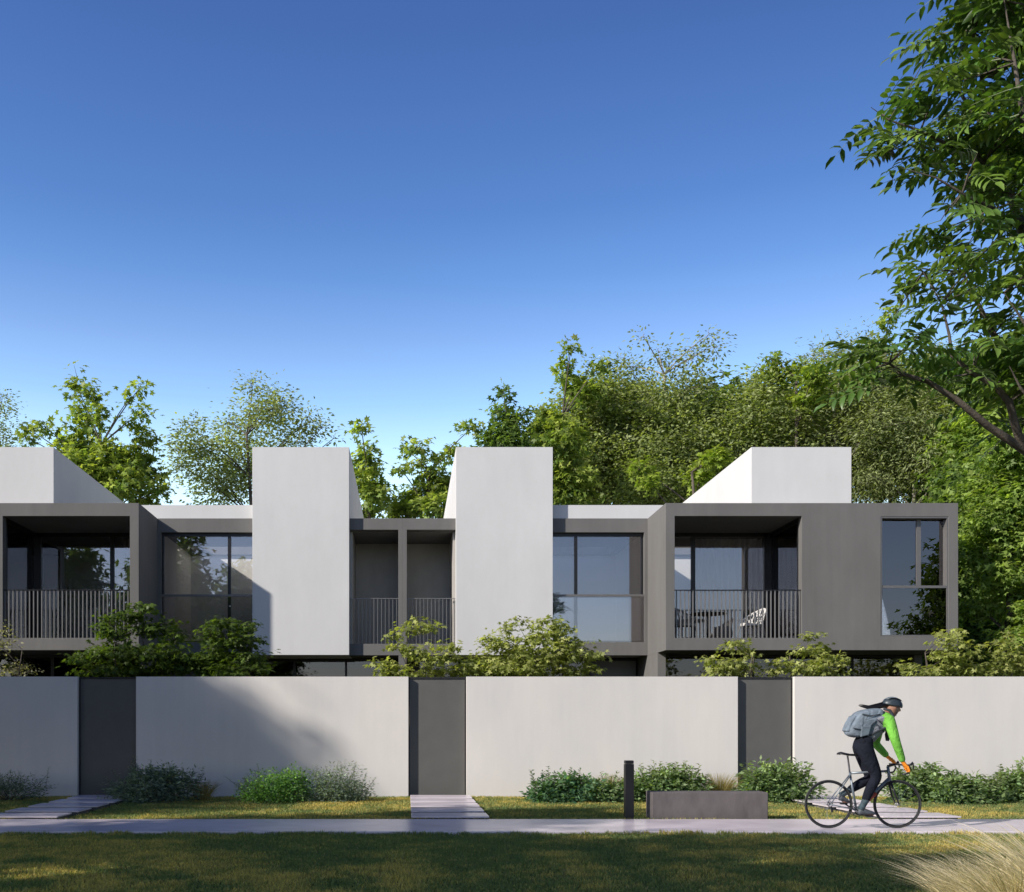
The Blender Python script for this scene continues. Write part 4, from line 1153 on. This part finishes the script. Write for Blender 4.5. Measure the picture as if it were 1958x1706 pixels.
# --- rider
def skin_mesh(name, pts, edges, radii, mats, parent, root=0, sub=2, matfn=None, extra=None):
    o0 = base_of(parent)
    me = bpy.data.meshes.new(name+'_cage')
    me.from_pydata([tuple(Vector(p)-o0) for p in pts], edges, [])
    tmp = bpy.data.objects.new('tmp_cage', me); C.objects.link(tmp)
    tmp.modifiers.new('skin', 'SKIN')
    if not me.skin_vertices: 
        bm = bmesh.new(); bm.from_mesh(me); bm.verts.layers.skin.verify(); bm.to_mesh(me); bm.free()
    for i, r in enumerate(radii):
        rr = r if hasattr(r, '__len__') else (r, r)
        me.skin_vertices[0].data[i].radius = rr
        me.skin_vertices[0].data[i].use_root = (i == root)
    tmp.modifiers['skin'].use_smooth_shade = True
    ss = tmp.modifiers.new('sub', 'SUBSURF'); ss.levels = sub; ss.render_levels = sub
    dg = bpy.context.evaluated_depsgraph_get(); dg.update()
    res = bpy.data.meshes.new_from_object(tmp.evaluated_get(dg))
    bpy.data.objects.remove(tmp); bpy.data.meshes.remove(me)
    res.name = name
    res.materials.clear()
    for mm in (mats if isinstance(mats, (list,tuple)) else [mats]): res.materials.append(mm)
    if extra:
        bm = bmesh.new(); bm.from_mesh(res)
        for fn in extra: fn(bm, o0)
        bm.to_mesh(res); bm.free()
    if matfn:
        for p in res.polygons: p.material_index = matfn(Vector(p.center)+o0)
    res.polygons.foreach_set('use_smooth', [True]*len(res.polygons))
    o = bpy.data.objects.new(name, res); C.objects.link(o); o.parent = parent
    return o

M['skin'] = plain('skin', (.36,.19,.13), .55)
M['jacket'] = plain('jacket_grey', (.17,.18,.21), .8, noise=.2, scale=12, folds=.8)
M['jacketdark'] = plain('jacket_stripe', (.035,.04,.06), .8)
M['green'] = plain('jacket_lime', (.17,.46,.065), .8, spec=.2, noise=.15, scale=9, folds=.7)
M['trouser'] = plain('trousers_navy', (.010,.012,.020), .9, spec=.15, folds=.7, noise=.2, scale=10)
M['glove'] = plain('gloves_orange', (.85,.27,.015), .7)
M['shoe'] = plain('shoe_grey', (.06,.07,.085), .6, noise=.3, scale=20)
M['sock'] = plain('overshoe_blue', (.035,.06,.075), .8, noise=.3)
M['helmet'] = plain('helmet_shell', (.035,.048,.06), .4, .1, .4)
M['rib'] = plain('helmet_rib', (.16,.20,.23), .4)
M['hair'] = plain('black_hair', (.006,.006,.008), .4, noise=.5, scale=60)
M['pack'] = plain('backpack_cloth', (.16,.20,.245), .85, noise=.25, scale=9, folds=.8)
M['packdark2'] = plain('backpack_side', (.12,.155,.19), .85, noise=.25, scale=9)
M['packdark'] = plain('backpack_trim', (.02,.025,.035), .8)

hip = Z(765, 655); rider = thing('person', (hip.x, YC, GZ), 'cyclist in lime green jacket, orange gloves and dark helmet, leaning over the handlebar', 'person')
hN, hF = Z(772,700,-.10), Z(735,700,.10)
kN, kF = Z(925,1035,-.12), Z(850,1050,.12)
aN, aF = Vector((PN.x-.105, YC-.12, PN.z+.115)), Vector((PF.x-.015, YC+.12, PF.z+.135))
ballN, ballF = Vector((PN.x, YC-.12, PN.z+.032)), Vector((PF.x, YC+.12, PF.z+.032))
toeN, toeF = ballN+Vector((.075,0,.0)), ballF+Vector((.075,0,-.006))
sp1, sp2, sp3 = Z(815,560), Z(900,455), Z(975,375)
neck, hd = Z(1035,318), Z(1095,262)
shN, shF = Z(1062,395,-.17), Z(960,385,.17)
elN, elF = Z(1135,640,-.25), Z(905,660,.25)
wrN, wrF = Z(1215,865,-.215), Z(1040,805,.215)
def hand(wr, grip, sgn, grow=0.0):
    """points, edges and radii of a gloved hand closed round the bar; finger roots hang on the palm"""
    d = (grip - wr).normalized()
    across = Vector((0, 1, 0))
    palm = wr + d*.055
    knu = wr + d*.095
    pts, edg, rad = [wr, palm, knu], [(0,1),(1,2)], [(.024+grow,.020+grow), (.030+grow,.018+grow), (.030+grow,.015+grow)]
    down = (Vector((0,0,-1)) + d*.35).normalized()
    for i, (off, ln) in enumerate([(-.030,.85),(-.010,1.0),(.010,.95),(.030,.75)]):
        r0 = knu + across*off*sgn*-1
        p1 = r0 + (d*.9+down*.4)*.030*ln
        p2 = p1 + (d*.2+down)*.026*ln
        p3 = p2 + (down*.6-d*.8)*.020*ln
        b = len(pts); pts += [r0, p1, p2, p3]; edg += [(2,b),(b,b+1),(b+1,b+2),(b+2,b+3)]
        rad += [.010+grow, .0095+grow, .009+grow, .0075+grow]
    b = len(pts)
    th0 = palm + across*.030*sgn + down*.006
    pts += [th0, th0+(d*.7+across*.25*sgn+down*.5)*.030, th0+(d*.9+down*.7)*.055]
    edg += [(1,b),(b,b+1),(b+1,b+2)]; rad += [.012+grow,.0105+grow,.0085+grow]
    return pts, edg, rad
gripN, gripF = NH, FH
# body: one skin from pelvis to fingers, feet and head
P_, E_, R_ = [], [], []
def addp(p, r, link=None):
    P_.append(Vector(p)); R_.append(r)
    if link is not None: E_.append((link, len(P_)-1))
    return len(P_)-1
i0 = addp(hip, (.125,.12)); i1 = addp(sp1, (.115,.11), i0); i2 = addp(sp2, (.125,.125), i1); i3 = addp(sp3, (.11,.10), i2)
i4 = addp(neck, .052, i3); i5 = addp(hd-Vector((.01,0,.005)), .060, i4)
for h_, k_, a_, b_, t_ in ((hN,kN,aN,ballN,toeN),(hF,kF,aF,ballF,toeF)):
    a = addp(h_, .088, i0); a = addp(h_.lerp(k_,.5), .076, a); a = addp(k_, .054, a)
    a = addp(k_.lerp(a_,.35)+Vector((-.014,0,0)), .054, a); a = addp(a_, .034, a); a = addp(b_, (.036,.026), a); addp(t_, (.026,.018), a)
for s_, e_, w_, g_, sg in ((shN,elN,wrN,gripN,1),(shF,elF,wrF,gripF,-1)):
    a = addp(s_, .058, i3); a = addp(s_.lerp(e_,.5), .048, a); a = addp(e_, .040, a); a = addp(e_.lerp(w_,.4), .038, a)
    hp, he, hr = hand(w_, g_, sg)
    b = len(P_)
    for q in range(len(hp)): addp(hp[q], hr[q])
    E_.append((a, b)); E_ += [(x+b, y+b) for x, y in he]
def head_geo(bm, o0):
    c = hd + Vector((.005,0,.012)) - o0
    mat = Matrix.Translation(c)
    r = bmesh.ops.create_uvsphere(bm, u_segments=24, v_segments=18, radius=1, matrix=Matrix.Identity(4))
    tilt = Matrix.Rotation(math.radians(14), 3, 'Y')
    for v in r['verts']:
        p = v.co.copy()
        x, y, z = p.x*.098, p.y*.075, p.z*.118
        if z < 0: y *= 1+z*2.2; x *= 1 + z*.8 if x < 0 else 1
        # brow, nose, lips, chin on the +x side
        if p.x > .2:
            fy = math.exp(-(p.y/.16)**2)
            x += .026*fy*math.exp(-((z+.018)/.016)**2) + .012*fy*math.exp(-((z+.0)/.02)**2)
            x += .008*math.exp(-(p.y/.3)**2)*math.exp(-((z+.052)/.010)**2)
            x += .014*math.exp(-(p.y/.35)**2)*math.exp(-((z+.088)/.018)**2)
            x -= .010*math.exp(-((abs(p.y)-.38)/.16)**2)*math.exp(-((z-.004)/.014)**2)
        if abs(p.y) > .8 and abs(p.x) < .3: y *= 1 + .16*math.exp(-((z+.01)/.03)**2)*math.exp(-((p.x+.05)/.15)**2)
        v.co = tilt @ Vector((x, y, z)) + c
body = skin_mesh('body', P_, E_, R_, M['skin'], rider, 0, 2, extra=[head_geo])
# eyes and brow line
for s_ in (-1, 1):
    e = hd + Vector((.088, s_*.031, .016))
    m = MB().lathe((e.x, e.y-.009, e.z), [(.002,0),(.008,.004),(.010,.009),(.008,.014),(.002,.018)], 10, 'y')
    m.build('eye', M['hair'], rider, smooth=True)
# trousers
P_, E_, R_ = [], [], []
i0 = addp(hip+Vector((.0,0,.03)), (.148,.135)); iw = addp(sp1+Vector((-.01,0,-.0)), (.130,.125), i0)
for h_, k_, a_ in ((hN,kN,aN),(hF,kF,aF)):
    a = addp(h_, .125, i0); a = addp(h_.lerp(k_,.5)+Vector((.005,0,0)), .108, a); a = addp(k_, .080, a)
    a = addp(k_.lerp(a_,.4)+Vector((-.016,0,0)), .074, a); a = addp(k_.lerp(a_,.82), .054, a)
tr = skin_mesh('trousers', P_, E_, R_, M['trouser'], rider, 0, 2)
# jacket: torso grey with a dark band, lime sleeves and shoulders
P_, E_, R_ = [], [], []
i0 = addp(sp1+Vector((-.045,0,-.085)), (.150,.138)); i1 = addp(sp1+Vector((0,0,0)), (.158,.140), i0); i2 = addp(sp2, (.168,.155), i1); i3 = addp(sp3, (.150,.132), i2); i4 = addp(sp3.lerp(neck,.85), .075, i3)
for s_, e_, w_ in ((shN,elN,wrN),(shF,elF,wrF)):
    a = addp(s_, .086, i3); a = addp(s_.lerp(e_,.5), .076, a); a = addp(e_, .064, a); a = addp(e_.lerp(w_,.5), .057, a); addp(e_.lerp(w_,1.02), .044, a)
def near_arm(p):
    for s_, e_, w_ in ((shN,elN,wrN),(shF,elF,wrF)):
        for a, b in ((s_+(e_-s_)*-.12,e_),(e_,w_)):
            d = b-a; t = max(0, min(1, (p-a).dot(d)/d.length_squared))
            if (p-(a+d*t)).length < .095: return 1
    d = (p - sp2).dot((sp3-sp1).normalized())
    if -.035 < d < -.005 or .03 < d < .045: return 2
    return 0
jk = skin_mesh('jacket', P_, E_, R_, [M['jacket'], M['green'], M['jacketdark']], rider, 0, 3, matfn=near_arm)
# gloves
for w_, g_, sg in ((wrN,gripN,1),(wrF,gripF,-1)):
    hp, he, hr = hand(w_, g_, sg, grow=.008)
    cuff = w_ - (g_-w_).normalized()*.035
    n0 = len(hp); hp.append(cuff); he.append((0,n0)); hr.append(.042)
    skin_mesh('glove', hp, he, hr, M['glove'], rider, 0, 1)
# shoes and overshoes
for a_, b_, t_, k_ in ((aN,ballN,toeN,kN),(aF,ballF,toeF,kF)):
    m = MB(); sec = []
    heel = Vector((a_.x-.05, a_.y, a_.z-.075)); dirx = (t_-heel)
    vs, fs = [], []
    prof = [(0,.026,.030,.02),(.08,.034,.050,.035),(.25,.038,.062,.045),(.45,.040,.048,.035),(.7,.047,.036,.026),(.9,.042,.028,.02),(1.03,.026,.016,.012)]
    for q, hw, hh, cz in prof:
        c = heel + dirx*q + Vector((0,0,cz-.012))
        for k in range(12):
            t = 2*math.pi*k/12
            zz = hh*math.sin(t); zz = max(zz, -cz)
            vs.append((c.x, c.y+hw*math.cos(t), c.z+zz))
    for i in range(len(prof)-1):
        for k in range(12): fs.append((i*12+k, i*12+(k+1)%12, (i+1)*12+(k+1)%12, (i+1)*12+k))
    fs += [tuple(range(11,-1,-1)), tuple((len(prof)-1)*12+k for k in range(12))]
    m.add(vs, fs); m.build('shoe', M['shoe'], rider, smooth=True)
    up = (k_-a_).normalized()
    MB().tube([a_-up*.03, a_+up*.03, a_+up*.10, a_+up*.15], [.045,.042,.047,.052], 12).build('overshoe', M['sock'], rider, smooth=True)
# helmet
m = MB()
hc = hd + Vector((.004, 0, .045)); vs, fs = [], []
NU, NV = 32, 12
tl = Matrix.Rotation(math.radians(12), 3, 'Y')
for j in range(NV+1):
    ph = math.radians(-8 + 98*j/NV)
    for i in range(NU):
        th = 2*math.pi*i/NU
        x, y, z = math.cos(th)*math.cos(ph), math.sin(th)*math.cos(ph), math.sin(ph)
        r = 1.0
        rib = abs(math.sin(th*0 + y*9.5))       # ridges running front to back
        if j > 1: r *= .955 + .06*rib
        q = Vector((x*.138*(1.06 if x < 0 else 1), y*.102, z*.108 + (.0 if j else 0)))*r
        q = tl @ q
        vs.append(hc+q)
for j in range(NV):
    for i in range(NU): fs.append((j*NU+i, j*NU+(i+1)%NU, (j+1)*NU+(i+1)%NU, (j+1)*NU+i))
fs.append(tuple(range(NU-1,-1,-1)))
m.add(vs, fs)
hm = m.build('helmet', M['helmet'], rider, smooth=True)
m = MB()
for k in (-2,-1,0,1,2):                       # air slots
    y = k*.034
    L = [tl @ Vector((math.sin(a)*.141, y, math.cos(a)*.112*(1-abs(y)*2.2)+.0)) for a in [math.radians(q) for q in (-50,-35,-20,-5,10,25,42)]]
    m.tube([hc+q for q in L], [.002,.006,.007,.007,.007,.006,.002], 5)
m.build('vent', M['hair'], hm, smooth=True)
for y in (-.052,-.018,.018,.052):
    L = [tl @ Vector((math.sin(a)*.143, y, math.cos(a)*.114*(1-abs(y)*1.9))) for a in [math.radians(q) for q in (-55,-35,-15,5,25,45)]]
    MB().tube([hc+q for q in L], [.003,.006,.008,.008,.006,.003], 5).build('shell_rib', M['rib'], hm, smooth=True)
MB().tube([hc+Vector((.04,-.083,-.02)), hd+Vector((.03,-.076,-.05)), hd+Vector((.035,-.03,-.108)), hd+Vector((.035,.03,-.108)), hd+Vector((.03,.076,-.05)), hc+Vector((.04,.083,-.02))], .006, 5).build('chin_strap', M['hair'], hm)
# hair streaming back
m = MB(); rnd = random.Random(9)
for k in range(16):
    o = Vector((0, rnd.uniform(-.05,.05), rnd.uniform(-.035,.035)))
    e = rnd.uniform(.6, 1.1)
    a, b_, c_, d_ = Z(1030,215)+o, Z(935,235)+o*.9, Z(830,250)+o*.6, Z(830-110*e,262-40*e)+o*.5
    m.tube([a, b_, c_, d_], [.018,.014,.009,.002], 6)
m.build('hair', M['hair'], rider, smooth=True)
m = MB().tube([Z(1040,505,-.05), Z(1045,560,-.05), Z(1040,630,-.05)], [.022,.040,.022], 10)
m.build('chest_pouch', M['packdark'], rider, smooth=True)

# backpack, a thing of its own
prof = [(965,262),(880,262),(780,275),(690,300),(640,380),(595,460),(562,535),(620,590),(720,592),(790,560),(850,500),(905,430),(975,340)]
bpk = thing('backpack', tuple(Z(740,420)), 'blue grey backpack worn on the cyclist\'s back', 'backpack')
m = MB(); lay = [(-.155,.80),(-.14,.93),(-.09,1.0),(0,1.03),(.09,1.0),(.14,.93),(.155,.80)]
cx_ = sum(p[0] for p in prof)/len(prof); cy_ = sum(p[1] for p in prof)/len(prof)
vs, fs = [], []; n = len(prof)
for dy, sc in lay:
    for (a, b) in prof:
        p = Z(cx_+(a-cx_)*sc, cy_+(b-cy_)*sc); vs.append((p.x, p.y+dy, p.z))
for i in range(len(lay)-1):
    for k in range(n): fs.append((i*n+k, i*n+(k+1)%n, (i+1)*n+(k+1)%n, (i+1)*n+k))
fs += [tuple(range(n-1,-1,-1)), tuple((len(lay)-1)*n+k for k in range(n))]
m.add(vs, fs)
pk = m.build('pack_body', M['pack'], bpk, smooth=True)
md = pk.modifiers.new('sub', 'SUBSURF'); md.levels = 1; md.render_levels = 1
for sg in (-1, 1):
    y = sg*.125
    q = [ZP(950,268,y), ZP(1015,290,y*1.15), ZP(1045,350,y*1.3), ZP(1020,430,y*1.45), ZP(960,480,y*1.4), ZP(870,520,y*1.25), ZP(790,570,y*1.1)]
    MB().tube(q, [.018,.022,.024,.022,.018,.014,.012], 6).build('strap', M['packdark'], bpk, smooth=True)
MB().tube([ZP(600,485,-.165), ZP(680,500,-.165), ZP(770,480,-.165), ZP(860,400,-.16)], .006, 5).build('seam', M['packdark'], bpk)
# front pocket with a flap, a side pocket and a top handle
m = MB()
q = [(670,350),(618,450),(588,530),(556,515),(590,430),(640,345)]
vs = [tuple(ZP(a, b, y)) for y in (-.10, .10) for a, b in q]; n = len(q)
m.add(vs, [tuple(range(n-1,-1,-1)), tuple(range(n, 2*n))] + [(k, (k+1)%n, n+(k+1)%n, n+k) for k in range(n)])
m.build('front_pocket', M['pack'], bpk, bevel=.012)
m = MB()
q = [(690,470),(800,455),(770,560),(680,585)]
vs = [tuple(ZP(a, b, y)) for y in (-.180, -.145) for a, b in q]; n = 4
m.add(vs, [(3,2,1,0),(4,5,6,7)] + [(k, (k+1)%n, n+(k+1)%n, n+k) for k in range(n)])
m.build('side_pocket', M['packdark2'], bpk, bevel=.010)
MB().tube([ZP(700,330,-.166), ZP(800,345,-.172), ZP(900,330,-.160)], .006, 5).build('seam', M['packdark'], bpk)
MB().tube([ZP(890,268,0), ZP(880,240,0), ZP(850,240,0), ZP(835,276,0)], .009, 5).build('grab_handle', M['packdark'], bpk)
